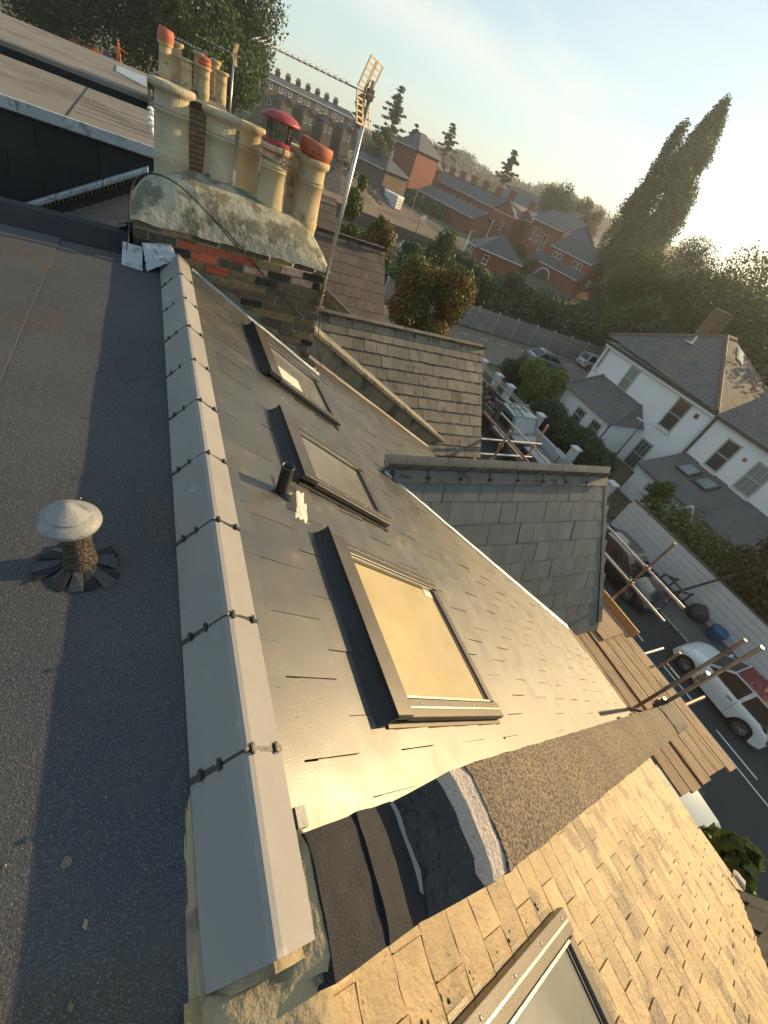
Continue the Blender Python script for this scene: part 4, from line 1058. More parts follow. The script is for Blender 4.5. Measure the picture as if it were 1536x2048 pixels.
for x, y, r, h, lb in ((.245, 10.1, .085, .44, 'rear pot under a tilted red hood'), (.54, 10.1, .085, .36, None), (.80, 10.1, .085, .36, 'rear pot with ribbed red cap'), (1.07, 10.2, .085, .40, None), (.42, 10.55, .08, .50, None), (.76, 10.55, .085, .50, None), (1.0, 10.6, .07, .5, None)):
    p = pot(st2, x, y, .86, r, h, 'pot', .02, label=lb)
    if lb and 'tilted' in lb:
        b = MB(); b.lathe([(.11, -.02), (.115, .06), (.10, .14), (.085, .145)], (x, y, .86 + h), 20, (.15, 0, 1), cap=False); b.build('red_hood', 'terracotta', p, smooth=True)
    elif lb:
        b = MB(); b.lathe([(.09, -.02), (.10, .0), (.09, .03), (.10, .05), (.09, .08), (.10, .10), (.07, .13)], (x, y, .86 + h - .02), 20); b.build('red_cap', 'terracotta', p)

# ------------------------------------------------------------------ scaffold in front of the eaves
sf = thing('scaffold', 'tube scaffold with weathered timber boards along our eaves', 'scaffold', (7, 1, -3.6))
TR = .0242
def tb(p0, p1, m='galv', r=TR, name='tube'):
    b = MB(); b.tube(p0, p1, r, 14); return b.build(name, m, sf, smooth=False)
BZ = -3.62
bx = [6.05, 6.28, 6.57, 6.80, 7.03, 7.26]
for i, x in enumerate(bx):
    ys = [(-.58 + rnd.uniform(-.03, .05), 3.32), (3.34, 4.9)]
    for a, c in ys:
        b = MB(); b.box((x + .11, (a + c) / 2, BZ), (.218, c - a, .038), Matrix.Rotation(rnd.uniform(-.004, .004), 3, 'Z')); b.build('board', 'board', sf, bevel=.004)
for i, x in enumerate((6.62, 6.86)):
    b = MB(); b.box((x + .11, 6.9 - .1 * i, BZ), (.22, 2.4, .038)); b.build('board', 'board_new', sf, bevel=.004)
b = MB(); b.box((7.0, 2.0, BZ + .045), (.60, .72, .018), Matrix.Rotation(.06, 3, 'Z')); b.build('plywood_offcut', 'board', sf)
b = MB(); b.box((7.62, 3.05, -3.63), (.035, 2.95, .245), Matrix.Rotation(.0, 3, 'Z')); b.build('toe_board', 'board_new', sf, bevel=.004)
tb((7.70, 1.48, -2.62), (7.70, 7.3, -2.60)); tb((7.70, 1.50, -3.05), (7.70, 7.3, -3.00))
tb((7.74, 2.33, -9), (7.74, 2.33, -1.96), 'galv_rusty'); tb((6.22, .46, -9), (6.22, .40, -1.50)); tb((6.30, .55, -9), (6.30, .55, -1.62), 'galv_rusty')
tb((7.74, 5.92, -9), (7.74, 5.92, -2.02), 'tube_pink'); tb((6.42, 5.66, -9), (6.42, 5.62, -2.08), 'galv_rusty')
for y, z in ((5.84, -2.47), (5.86, -2.86)): tb((6.02, y, z), (7.82, y, z + .0))
tb((6.45, 6.6, -2.25), (6.5, 4.55, -2.30), 'galv_rusty')
for y in (1.26, .34): tb((5.9, y, -3.69), (8.18, y, -3.69), 'galv' if y > 1 else 'tube_pink')
for y in (2.4, 5.9): tb((5.9, y, -3.69), (8.0, y, -3.69))
tb((5.98, .62, -3.50), (6.22, .36, -3.30), 'tube_pink'); 
for p in ((7.72, 2.33, -2.62), (7.72, 2.33, -3.04), (7.72, 5.9, -2.60), (7.72, 5.9, -3.0), (6.42, 5.64, -2.47), (6.42, 5.64, -2.86), (6.22, .44, -2.35), (6.22, .45, -3.1), (7.72, 2.33, -3.66)):
    b = MB(); b.box(p, (.09, .085, .08)); b.tube(Vector(p) - Vector((.06, 0, 0)), Vector(p) + Vector((.06, 0, 0)), .014, 8); b.build('coupler', 'galv_rusty', sf, bevel=.01)
for z in (-2.35, -3.1):
    b = MB(); b.tube((6.22, .447, z - .11), (6.22, .446, z + .11), .032, 14); b.build('sleeve', 'galv', sf)
for k in range(7):
    b = MB(); b.tube((7.2, .0 + k * .13, BZ + .025), (7.2 + .02, .10 + k * .13, BZ + .025), .002, 4)
ld = thing('ladder', 'rusty ladder head poking above the boards beside the white convertible', 'ladder', (8.0, .85, -9))
for y in (1.03, .68):
    b = MB(); b.tube((8.0, y, -9), (8.0, y, -3.38), .022, 8); b.build('stile', 'galv_rusty', ld)
for k in range(20):
    z = -3.72 - k * .26; b = MB(); b.tube((8.0, 1.03, z), (8.0, .68, z), .013, 8); b.build('rung', 'galv', ld)

# ------------------------------------------------------------------ vegetation
def leaf_mesh(name, blobs, n, size, seed, shell=.55, droop=0.0, flat=0.0):
    """blobs: (cx,cy,cz,rx,ry,rz) ; many small leaf-sized quads through each blob's volume"""
    g = np.random.default_rng(seed)
    B = np.array(blobs, float); vol = (B[:, 3] * B[:, 4] * B[:, 5]) ** (2 / 3); idx = g.choice(len(B), n, p=vol / vol.sum())
    d = g.normal(size=(n, 3)); d /= np.linalg.norm(d, axis=1)[:, None]
    r = shell + (1 - shell) * g.random(n) ** .6; r[g.random(n) < .18] *= g.uniform(.4, 1)
    r *= 1 + .10 * g.normal(size=n)
    c = B[idx, :3] + d * B[idx, 3:] * r[:, None]
    nrm = d + .9 * g.normal(size=(n, 3)); nrm[:, 2] += flat; nrm /= np.linalg.norm(nrm, axis=1)[:, None]
    a = np.cross(nrm, g.normal(size=(n, 3))); a /= np.linalg.norm(a, axis=1)[:, None]; bb = np.cross(nrm, a)
    if droop: a = a * (1 - droop); a[:, 2] -= droop * 1.2; 
    s = size * (0.6 + .8 * g.random(n))[:, None]
    V = np.stack([c - a * s * .6, c + bb * s * .36, c + a * s * .6, c - bb * s * .36], 1).reshape(-1, 3)
    me = bpy.data.meshes.new(name); me.vertices.add(4 * n); me.vertices.foreach_set('co', V.ravel())
    me.loops.add(4 * n); me.loops.foreach_set('vertex_index', np.arange(4 * n)); me.polygons.add(n); me.polygons.foreach_set('loop_start', np.arange(n) * 4); me.polygons.foreach_set('loop_total', np.full(n, 4)); me.update()
    return me
def clumps(rx, ry, rz, cz, k, seed, rs=.42, bottom=-.75, shape=None):
    g = random.Random(seed); out = []
    while len(out) < k:
        x, y, z = g.uniform(-1, 1), g.uniform(-1, 1), g.uniform(bottom, 1)
        q = math.sqrt(x * x + y * y + z * z)
        if q > 1 or q < .35: continue
        w = shape(z) if shape else 1
        s = g.uniform(.7, 1.25) * rs
        out.append((x * rx * (1 - rs * .6) * w, y * ry * (1 - rs * .6) * w, cz + z * rz * (1 - rs * .5), rx * s * (w * .6 + .4), ry * s * (w * .6 + .4), min(rx, rz) * s))
    return out
def tree(name, label, loc, height, rad, leaf, n=5000, size=.35, seed=1, group=None, trunk=.3, crown0=.3, cat='tree', k=16, rz=None, shape=None, rs=.42, lean=(0, 0), shell=.5, droop=0.0, limbs=5):
    t = thing(name, label, cat, loc, group)
    g = random.Random(seed + 100); cz = height * (crown0 + 1) / 2; rzz = rz or height * (1 - crown0) / 2
    bl_ = clumps(rad, rad, rzz, cz, k, seed, rs, shape=shape)
    if lean != (0, 0): bl_ = [(x + lean[0] * z / height, y + lean[1] * z / height, z, a, b2, c) for x, y, z, a, b2, c in bl_]
    me = leaf_mesh('crown', bl_, n, size, seed, shell, droop); me.materials.append(M_[leaf])
    o = bpy.data.objects.new('crown', me); col.objects.link(o); o.parent = t
    b = MB(); L = Vector(loc); top = Vector((lean[0] * .7, lean[1] * .7, height * .75)) + L
    b.tube(L - Vector((0, 0, .3)), L.lerp(top, .5), trunk, 9, trunk * .6); b.tube(L.lerp(top, .5), top, trunk * .6, 8, trunk * .15)
    for q in g.sample(bl_, min(limbs, len(bl_))):
        s_ = L.lerp(top, g.uniform(.3, .7)); b.tube(s_, L + Vector(q[:3]), trunk * .32, 6, trunk * .08)
    b.build('trunk', 'bark', t)
    return t
FAST = 1.0
# plane tree mass behind the rear chimneys (left)
tree('plane_tree', 'huge leafy tree filling the sky behind the rear chimney pots', pol(3.6, 88), 27.0, 10.0, 'leaf_green', 62000, .34, 11, 'big trees behind the terrace', .35, .12, k=44, rs=.34)
tree('plane_tree', 'dark broad tree at top left behind the worker in orange', pol(-5.5, 96), 26.0, 13.0, 'leaf_dark', 52000, .40, 12, 'big trees behind the terrace', .35, .08, k=36, rs=.36)
tree('plane_tree', 'leafy tree standing left of the tall steel mast, darker behind the largest crown', pol(7.2, 125), 21.0, 7.5, 'leaf_dark', 16000, .5, 13, 'big trees behind the terrace', .35, .1, k=22)
tree('willow_tree', 'yellow-green drooping tree at the top left corner', pol(-11.8, 33), 11.8, 3.4, 'leaf_willow', 12000, .26, 14, None, .25, .1, k=20, droop=.6)
tree('elder_bush', 'olive shrub rising past the edge of the pale flat roof', pol(-9.0, 27), 9.0, 1.6, 'leaf_olive', 5000, .2, 15, None, .12, .1, k=12, cat='shrub')
tree('elder_bush', 'low olive shrub right behind the pale flat roof, left of the worker', pol(-6.2, 29), 8.6, 2.0, 'leaf_olive', 5000, .2, 16, None, .12, .1, k=12, cat='shrub')
# street maple turning red, and the slim pair beyond the brown dormer
tree('maple_tree', 'street tree with leaves turning orange beside the mossy dormer', (13.0, 20.8, G), 8.6, 2.15, 'leaf_autumn', 30000, .12, 21, None, .13, .22, k=26, rs=.34)
tree('hornbeam_tree', 'left of two slim bright trees above the brown dormer', (12.2, 33.0, G), 9.6, 1.5, 'leaf_olive', 9000, .17, 22, 'pair of slim trees', .08, .12, k=14, shape=lambda z: max(.35, .9 - max(0, z + .3) * .55))
tree('hornbeam_tree', 'right of two slim bright trees above the brown dormer', (14.1, 32.2, G), 8.9, 1.5, 'leaf_autumn', 9000, .17, 23, 'pair of slim trees', .08, .12, k=14, shape=lambda z: max(.35, .9 - max(0, z + .3) * .55))
# front garden shrubs of the white house
tree('round_bush', 'bright round green bush by the bay of the white house', (23.9, 20.9, G), 3.5, 1.6, 'leaf_sunlit', 12000, .13, 31, None, .1, .02, cat='shrub', k=22, rs=.38)
tree('box_hedge', 'dark domed hedge beside the white gate pillars', (24.0, 23.6, G), 2.5, 1.5, 'leaf_dark', 9000, .12, 32, None, .08, .0, cat='hedge', k=20, rs=.4)
tree('laurel_shrub', 'variegated shrub at the corner behind the round bush', (27.2, 22.6, G), 2.6, 1.1, 'leaf_olive', 5000, .12, 33, None, .06, .0, cat='shrub', k=12)
def hedge(name, label, p0, p1, w, h, leaf, n, seed, size=.12, cat='hedge'):
    p0, p1 = Vector(p0), Vector(p1); t = thing(name, label, cat, p0); g = random.Random(seed); L = (p1 - p0).length; k = max(6, int(L / w * 3.2)); bl_ = []
    for i in range(k):
        q = (p1 - p0) * (i + .5) / k; bl_.append((q.x + g.uniform(-.2, .2) * w, q.y + g.uniform(-.2, .2) * w, q.z + h * .5, w * .55, w * .6, h * .5 * g.uniform(.85, 1.1)))
    me = leaf_mesh('foliage', bl_, n, size, seed, .6); me.materials.append(M_[leaf]); o = bpy.data.objects.new('foliage', me); col.objects.link(o); o.parent = t
    b = MB()
    for i in range(0, k, 2): q = p0 + (p1 - p0) * (i + .5) / k; b.tube(q, q + Vector((.05, .05, h * .6)), .04, 6, .015)
    b.build('stem', 'bark', t); return t
hedge('clipped_hedge', 'clipped dark hedge along the low white wall before the white house', (22.6, 18.6, G), (22.4, 12.2, G), 1.5, 2.2, 'leaf_dark', 20000, 41)
hedge('clipped_hedge', 'smaller hedge run between bay and patio door of the white house', (24.2, 17.4, G), (24.2, 13.4, G), 1.2, 1.5, 'leaf_dark', 9000, 42)
hedge('garden_hedge', 'overgrown hedge behind the white panel fence', (22.4, 8.0, G), (22.9, -3.0, G), 2.3, 2.7, 'leaf_olive', 26000, 43, .13)
tree('climbing_rose', 'bushy climber beside the porch behind the white fence', (22.6, 8.9, G), 3.2, 1.0, 'leaf_olive', 5000, .12, 44, None, .05, .1, cat='shrub', k=12)
tree('copper_beech', 'rust-brown tree overhanging the white fence on the right', (22.6, 2.4, G), 4.7, 2.3, 'leaf_rust', 16000, .16, 45, None, .12, .3, k=22)
tree('copper_beech', 'dusky bushy tree at the right edge, partly outside the picture', (25.5, -1.6, G), 5.0, 2.6, 'leaf_rust', 12000, .16, 46, None, .12, .25, k=20)
tree('potted_palm', 'spiky green plant below the gutter at lower right', (8.3, -1.75, G), 4.2, .55, 'leaf_olive', 1400, .26, 47, None, .05, .45, cat='plant', k=8)
# railway-side scrub between the concrete fence and the red buildings
sg = np.random.default_rng(3); gb = []
for k in range(120):
    t = sg.random(); x = 20 + t * 75; y = 39.5 - t * 9 + sg.random() * (16 + 6 * t); gb.append((x, y, G + .6 + sg.random() * 1.0, 2.2, 2.2, 1.5 + sg.random()))
me = leaf_mesh('scrub', gb, 42000, .36, 5, .5); me.materials.append(M_['leaf_dark']); o = bpy.data.objects.new('scrub', me); col.objects.link(o); o['kind'] = 'stuff'
scrub = [(31.0, 56, 6.0, 2.6, 'leaf_green', 'bushy green tree on the scrub bank behind the orange street tree'), (33.8, 60, 4.6, 2.6, 'leaf_dark', 'dark bramble mound left of the small red lodge'),
         (36.8, 58, 4.0, 2.4, 'leaf_green', 'leafy mound just below the small red lodge'), (39.5, 63, 4.4, 2.6, 'leaf_green', 'green bush right of the small red lodge'), (42.6, 62, 3.5, 2.4, 'leaf_dark', 'dark bush under the arched porch'),
         (45.8, 60, 3.6, 2.4, 'leaf_green', 'pale bush below the painted gable wall'), (40.2, 98, 6, 3.4, 'leaf_green', 'tree between the lodge and the gabled red house'), (49.6, 70, 5.0, 2.6, 'leaf_dark', 'scrubby tree at the foot of the tall poplar'),
         (27.8, 52, 4.5, 1.8, 'leaf_dark', 'shrub at the foot of the dark street lamp')]
for i, (az, d, h, r, lf, lb) in enumerate(scrub): tree('scrub_tree', lb, pol(az, d), h, r, lf, 4200, .26, 60 + i, 'scrub trees along the bank', .12, .05, k=12)
# the tall poplar and the wooded right side
def poplar():
    p = pol(49.8, 118); t = thing('poplar_tree', 'very tall leaning poplar against the sky', 'tree', p); g = random.Random(5); H = 35.5; bl_ = []
    def wd(f): return 7.5 * max(.03, math.sin(math.pi * min(1, (f * .92 + .10)) ** .9)) ** .75 * (1 - .28 * f)
    for k in range(150):
        f = .04 + .94 * k / 149; a = g.uniform(0, 6.28); q = wd(f) * g.uniform(.35, .86); s_ = .9 + 1.1 * wd(f) / 7
        bl_.append((q * math.cos(a), q * math.sin(a), H * f, s_, s_, s_ * 1.9))
    for k in range(16): bl_.append((-3.3 + g.uniform(-.6, .6), 2.8 + g.uniform(-.6, .6), H * (.62 + .015 * k), .9, .9, 2.2))
    me = leaf_mesh('crown', bl_, 80000, .40, 71, .4); me.materials.append(M_['leaf_poplar']); o = bpy.data.objects.new('crown', me); col.objects.link(o); o.parent = t
    b = MB(); b.tube(p, p + Vector((0, 0, H * .95)), .55, 8, .08)
    for q in bl_[::12]: b.tube(p + Vector((0, 0, max(1, q[2] - 4))), p + Vector(q[:3]), .12, 5, .04)
    b.build('trunk', 'bark', t)
poplar()
right = [(52.8, 78, 11.5, 5.5), (55.0, 92, 16.5, 7), (57.5, 74, 14, 6.5), (60.5, 70, 15.5, 6.5), (63.5, 60, 14.5, 6.5), (66.5, 55, 13, 6), (55.5, 58, 8.0, 4.5), (59.0, 50, 7.0, 4.2), (62.5, 46, 7.5, 4), (51.6, 96, 13, 5), (68.5, 48, 11, 5), (65.5, 40, 7.5, 4)]
desc = ['behind the hipped white house, beside the poplar', 'second from the poplar, cut against the bright sky', 'in the middle of the right-hand wood', 'tallest of the right-hand wood', 'near the right edge above the brick gable', 'at the far right edge of the wood',
        'low and close behind the hip ridge', 'low beside the small brick chimney', 'low behind the brick gable wall', 'tucked behind the poplar trunk', 'outermost at the right edge', 'lowest at the right edge']
for i, ((az, d, h, r), ds) in enumerate(zip(right, desc)): tree('wood_tree', 'hazy dark tree ' + ds, pol(az, d), h, r, 'leaf_dark' if i % 3 else 'leaf_green', 17000, .26, 80 + i, 'trees of the right-hand wood', .3, .05, k=20)
for i, (az, d, h, r, lb) in enumerate(((40.8, 205, 23.2, 7.4, 'round dark tree right of the blue-gabled hall'), (43.4, 208, 23.8, 6.2, 'round brownish tree left of the poplar'), (45.0, 205, 19, 5.4, 'lower rounded tree against the poplar'))):
    tree('lime_tree', lb, pol(az, d), h, r, 'leaf_dark' if i == 0 else 'leaf_rust', 9000, .5, 95 + i, 'round trees by the poplar', .35, .12, k=20)
# pines on the skyline
def pine(label, az, d, zb, ztop, rad, seed, tiers=9):
    p = pol(az, d, zb); t = thing('pine_tree', label, 'tree', p, 'pines on the skyline'); g = random.Random(seed); h = ztop - zb; bl_ = []
    for k in range(tiers * 2):
        f = k / (tiers * 2 - 1); z = h * (.30 + .68 * f)
        for _ in range(4 if f < .8 else 2):
            a = g.uniform(0, 6.28); rr_ = rad * (1.35 - f * 1.05) * g.uniform(.1, 1.0) * (1.0 if math.sin(a + seed + k * .9) > -.3 else .4); q = rad * g.uniform(.12, .26); bl_.append((rr_ * math.cos(a), rr_ * math.sin(a), z + g.uniform(-.9, .9), q * 1.25, q * 1.25, h * .020))
    me = leaf_mesh('crown', bl_, 9000, .48, seed, .1); me.materials.append(M_['leaf_far']); o = bpy.data.objects.new('crown', me); col.objects.link(o); o.parent = t
    b = MB(); b.tube(p, p + Vector((0, 0, h * .97)), .35, 7, .08)
    for q in bl_[::3]: b.tube(p + Vector((0, 0, q[2] - .4)), p + Vector(q[:3]), .09, 5, .04)
    b.build('trunk', 'bark', t)
pine('tallest skyline pine, right of the aerial mast', 22.0, 200, -4, 16.5, 5.2, 1, 12); pine('open-crowned pine on the skyline at the edge of the brown hill', 27.9, 230, 3, 16.2, 4.0, 2)
pine('bare-topped pine rising over the blue-gabled hall', 34.6, 210, 2, 15.8, 3.6, 3, 10); pine('small pine half hidden behind the aerial clamp', 18.6, 200, 0, 10.5, 3.6, 4)
pine('squat pine right of the slate hall at the foot of the tallest one', 24.4, 190, -2, 9.4, 2.6, 5, 7)
tree('willow_tree', 'feathery weeping tree standing before the slate hall', pol(21.6, 150), 15.5, 3.6, 'leaf_willow', 9000, .42, 101, None, .3, .1, k=16, droop=.5)
# woods on the far ridges, one mass
gb = []
for k in range(420):
    az = sg.uniform(6, 50); d = sg.uniform(285, 330) if az < 22 else sg.uniform(430, 620); x, y = d * math.sin(R_(az)), d * math.cos(R_(az)); s_ = 4.0 if az < 22 else 6.5
    gb.append((x, y, terrain_z(x, y) + s_ * .3 + (3.5 if az < 22 else 0), s_ * 1.1, s_ * 1.1, s_ * (.7 + .5 * sg.random())))
me = leaf_mesh('far_wood', gb, 60000, 1.5, 6, .6); me.materials.append(M_['leaf_far']); o = bpy.data.objects.new('far_wood', me); col.objects.link(o); o['kind'] = 'stuff'
gb = [(x_, y_, G + 1, 3, 3, 2.4) for x_, y_ in [(p.x, p.y) for p in [pol(sg.uniform(8, 30), sg.uniform(150, 172)) for _ in range(70)]]]
me = leaf_mesh('site_shrubs', gb, 14000, .6, 7, .5); me.materials.append(M_['leaf_dark']); o = bpy.data.objects.new('site_shrubs', me); col.objects.link(o); o['kind'] = 'stuff'

# ------------------------------------------------------------------ buildings
def frame2(p, q):
    p, q = Vector(p), Vector(q); d = (q - p); d.z = 0; L = d.length; d.normalize(); n = Vector((d.y, -d.x, 0)); return d, n, L
def far_window(parent, o, d, n, s, z, w, h, frame='white_paint', pane='pane', bars=True):
    c = o + d * s + Vector((0, 0, z)); rot = Matrix((d, n, Vector((0, 0, 1)))).transposed()
    b = MB(); t = .09 * min(1, w)
    for dx_, dz_, sx, sz in ((-w / 2 + t / 2, 0, t, h), (w / 2 - t / 2, 0, t, h), (0, h / 2 - t / 2, w - 2 * t, t), (0, -h / 2 + t / 2, w - 2 * t, t)): b.box(c + d * dx_ + Vector((0, 0, dz_)) + n * .02, (sx, .08, sz), rot)
    if bars: b.box(c + n * .02, (w - 2 * t, .06, t * .8), rot)
    b.box(c + n * .05 - Vector((0, 0, h / 2 + .05)), (w + .15, .18, .08), rot)
    f = b.build('window', frame, parent)
    b = MB(); b.box(c + n * .006, (w - 2 * t, .02, h - 2 * t), rot); b.build('pane', pane, f)
def block(name, label, p, q, depth, z0, ze, zr, roof='gable', wall='red_brick', roofm='far_slate', cat='building', group=None, wins=(), side_wins=(), over=.3, ridge_along=True, gable_mat=None, chimneys=(), eave_trim=True, parent=None):
    """front face from p to q (left to right as seen), body extends away by depth"""
    d, n, L = frame2(p, q); p = Vector((p[0], p[1], 0)); bk = -n
    # n must face the camera
    if n.dot(Vector((0, 0, 0)) - p) < 0: n = -n; bk = -n
    t = parent or thing(name, label, cat, (p.x, p.y, z0), group)
    Z = lambda v, z: Vector((v.x, v.y, z))
    A, B, C_, D = p, p + d * L, p + d * L + bk * depth, p + bk * depth
    b = MB(); b.add([Z(v, z) for z in (z0 - 1, ze) for v in (A, B, C_, D)], [(0, 1, 5, 4), (1, 2, 6, 5), (2, 3, 7, 6), (3, 0, 4, 7), (0, 3, 2, 1), (4, 5, 6, 7)]); b.build('wall', wall, t)
    o_ = over
    a, b1, c, dd = A - d * o_ + n * o_, B + d * o_ + n * o_, C_ + d * o_ + bk * o_, D - d * o_ + bk * o_
    if roof == 'hip':
        m = min(depth, L) / 2
        if L >= depth: r1, r2 = A + bk * depth / 2 + d * m, B + bk * depth / 2 - d * m
        else: r1, r2 = A + d * L / 2 + bk * m, D + d * L / 2 - bk * m
        b = MB(); vs = [Z(v, ze + .01) for v in (a, b1, c, dd)] + [Z(r1, zr), Z(r2, zr)]
        fs = [(0, 1, 5, 4), (1, 2, 5), (2, 3, 4, 5), (3, 0, 4), (3, 2, 1, 0)] if L >= depth else [(0, 1, 4), (1, 2, 5, 4), (2, 3, 5), (3, 0, 4, 5), (3, 2, 1, 0)]
        b.add(vs, fs); b.build('roof', roofm, t)
    elif roof == 'gable':
        if ridge_along: r1, r2 = A - d * o_ + bk * depth / 2, B + d * o_ + bk * depth / 2; sl = [(a, b1, r2, r1), (dd, c, r2, r1)]; gb_ = [(A, D, A + bk * depth / 2), (B, C_, B + bk * depth / 2)]
        else: r1, r2 = A + d * L / 2 + n * o_, D + d * L / 2 + bk * o_; sl = [(a, dd, r2, r1), (b1, c, r2, r1)]; gb_ = [(A, B, A + d * L / 2), (D, C_, D + d * L / 2)]
        b = MB()
        for s1, s2, s3, s4 in sl: b.prism([Z(s1, ze - .05), Z(s2, ze - .05), Z(s3, zr), Z(s4, zr)], (0, 0, .12))
        b.build('roof', roofm, t)
        for g1, g2, g3 in gb_: b = MB(); b.prism([Z(g1, ze), Z(g2, ze), Z(g3, zr - .05)], (g3 - (A + C_) / 2).normalized() * -.1 if ridge_along else bk * .02); b.build('gable', gable_mat or wall, t)
    elif roof == 'flat':
        b = MB(); b.add([Z(v, z) for z in (ze, ze + .2) for v in (a, b1, c, dd)], [(0, 1, 5, 4), (1, 2, 6, 5), (2, 3, 7, 6), (3, 0, 4, 7), (4, 5, 6, 7)]); b.build('roof', roofm, t)
    if eave_trim and roof != 'flat':
        b = MB(); q1, q2 = Z(A + n * (o_ + .02), ze + .0), Z(B + n * (o_ + .02), ze + .0); b.tube(q1, q2, .08, 6); b.build('gutter', 'white_paint', t)
    for (s_, z_, *r_) in wins: far_window(t, p, d, n, s_, z0 + z_, *r_)
    for w in side_wins: far_window(t, p + d * L, -n if False else bk, d, *w)
    for (s, k, w_, h_, np_) in chimneys:
        c0 = p + d * s + bk * depth * k; b = MB(); b.span((c0.x - w_ / 2, c0.y - w_ / 2, ze - .5), (c0.x + w_ / 2, c0.y + w_ / 2, zr + h_)); ch = b.build('chimney', wall, t)
        b = MB(); b.span((c0.x - w_ / 2 - .12, c0.y - w_ / 2 - .12, zr + h_), (c0.x + w_ / 2 + .12, c0.y + w_ / 2 + .12, zr + h_ + .25)); b.build('corbel', wall, ch)
        for i in range(np_): b = MB(); b.lathe([(.16, 0), (.13, .6), (.17, .65), (.12, .7)], (c0.x - w_ / 2 + w_ * (i + .5) / np_, c0.y, zr + h_ + .25), 8); b.build('pot', 'terracotta', ch)
    return t
gp = 'old red brick buildings beyond the railway'
# small lodge with hipped roof
block('brick_lodge', 'small single-storey red lodge with hipped slate roof', pol(34.9, 92), pol(40.2, 94), 8, G, -6.4, -3.6, 'hip', 'red_brick_bright', group=gp, wins=[(2.0, 1.3, 1.0, 1.5)], over=.5)
block('brick_lodge', 'plain annexe with white-framed windows attached left of the small lodge', pol(33.6, 96), pol(35.0, 93.2), 6, G, -6.6, -5.4, 'hip', 'red_brick_bright', group=gp, wins=[(.7, 1.4, .7, 1.9), (1.7, 1.4, .7, 1.9)], over=.2)
# painted-gable house
pa, pb = pol(42.2, 122), pol(47.1, 115)
hb = block('brick_house', 'two-storey red brick house with white lettering on its gable', pa, pb, 8.5, G, -2.7, .3, 'gable', 'red_brick_bright', group=gp, wins=[(1.9, 4.6, 1.0, 2.3), (3.4, 4.6, 1.0, 2.3), (8.0, 4.6, 1.0, 2.3), (9.5, 4.6, 1.0, 2.3)], chimneys=((11.5, .5, 1.0, 1.3, 2),))
d_, n_, L_ = frame2(pa, pb)
block('x', '', pa + n_ * 2.2 - d_ * 1.5, pb + n_ * 2.2, 2.2, G, -6.2, -4.6, 'gable', 'red_brick', parent=hb, over=.35, eave_trim=True)
b = MB(); q = pa + n_ * 2.3 + d_ * 3.2
arch = [(q + d_ * 2.0 * math.cos(a) + Vector((0, 0, .2 + 1.9 * math.sin(a)))) for a in [math.pi * i / 12 for i in range(13)]]
b.prism(arch, n_ * .1); b.build('arch_opening', 'steel_dark', hb)
b = MB(); b.path([p_ + n_ * .1 for p_ in arch], .12, 6); b.build('arch_trim', 'white_paint', hb)
# graffiti letters on the gable, built as flat paint strokes
GL = {'A': [((0, 0), (.5, 1)), ((.5, 1), (1, 0)), ((.25, .4), (.75, .4))], 'B': [((0, 0), (0, 1)), ((0, 1), (.8, .8)), ((.8, .8), (0, .5)), ((0, .5), (.9, .25)), ((.9, .25), (0, 0))],
      'S': [((1, 1), (0, .75)), ((0, .75), (1, .3)), ((1, .3), (0, 0))], 'O': [((0, 0), (0, 1)), ((0, 1), (1, 1)), ((1, 1), (1, 0)), ((1, 0), (0, 0))], 'R': [((0, 0), (0, 1)), ((0, 1), (.9, .75)), ((.9, .75), (0, .5)), ((0, .5), (1, 0))],
      'E': [((0, 0), (0, 1)), ((0, 1), (1, 1)), ((0, .5), (.8, .5)), ((0, 0), (1, 0))], 'C': [((1, 1), (0, .8)), ((0, .8), (0, .2)), ((0, .2), (1, 0))]}
go = pb + d_ * .04; bkk = -n_
b = MB()
for i, ch in enumerate('AbSOSE'.upper()):
    for (x0, z0_), (x1, z1_) in GL[ch]:
        q0 = go + bkk * (1.2 + i * 1.0 + x0 * .75) + Vector((0, 0, 2.2 + z0_ * 1.5)); q1 = go + bkk * (1.2 + i * 1.0 + x1 * .75) + Vector((0, 0, 2.2 + z1_ * 1.5)); b.tube(q0, q1, .09, 5)
b.build('graffiti', 'white_paint', hb)
# gabled station house with long rear range
ga, gb2 = pol(34.8, 168), pol(37.3, 163)
block('brick_house', 'red brick house with broad gable facing us and tall chimney', ga, gb2, 12, G, -1.7, 1.6, 'gable', 'red_brick', group=gp, ridge_along=False, wins=[(5.2, 4.2, .9, 2.2)], chimneys=((3.6, .08, 1.4, 2.4, 3),))
block('brick_house', 'red brick house with narrower gable set back beside the blue hall', pol(37.3, 172), pol(39.3, 166), 12, G, -1.0, 1.4, 'gable', 'red_brick', group=gp, ridge_along=False, chimneys=((3.5, .1, 1.3, 2.2, 3),))
la, lb = pol(24.8, 228), pol(34.8, 169)
LL = (lb - la).length
block('brick_terrace', 'long red brick range with rows of white windows and many chimneys', la, lb, 8, G, -1.6, 1.8, 'gable', 'red_brick', group=gp, wins=[(LL - 3 - k * 3.0 - (k // 2) * 1.6, 4.6, 1.1, 2.4) for k in range(12)] + [(LL - 3 - k * 3.0 - (k // 2) * 1.6, 1.2, 1.0, 2.0) for k in range(4)],
      chimneys=tuple((LL - 7 - k * 8.2, .5, 1.6, 1.8, 3) for k in range(7)))
block('brick_shed', 'low red outbuilding with long dark roof and open bays', pol(26.6, 168), pol(33.2, 146), 7, G, -5.3, -3.0, 'gable', 'red_brick', group=gp, wins=[(2, 2.0, .8, 1.8), (3.4, 2.0, .8, 1.8)], over=.5)
d_, n_, L_ = frame2(pol(26.6, 168), pol(33.2, 146)); o_ = pol(26.6, 168)
sh_ = bpy.data.objects['brick_shed']
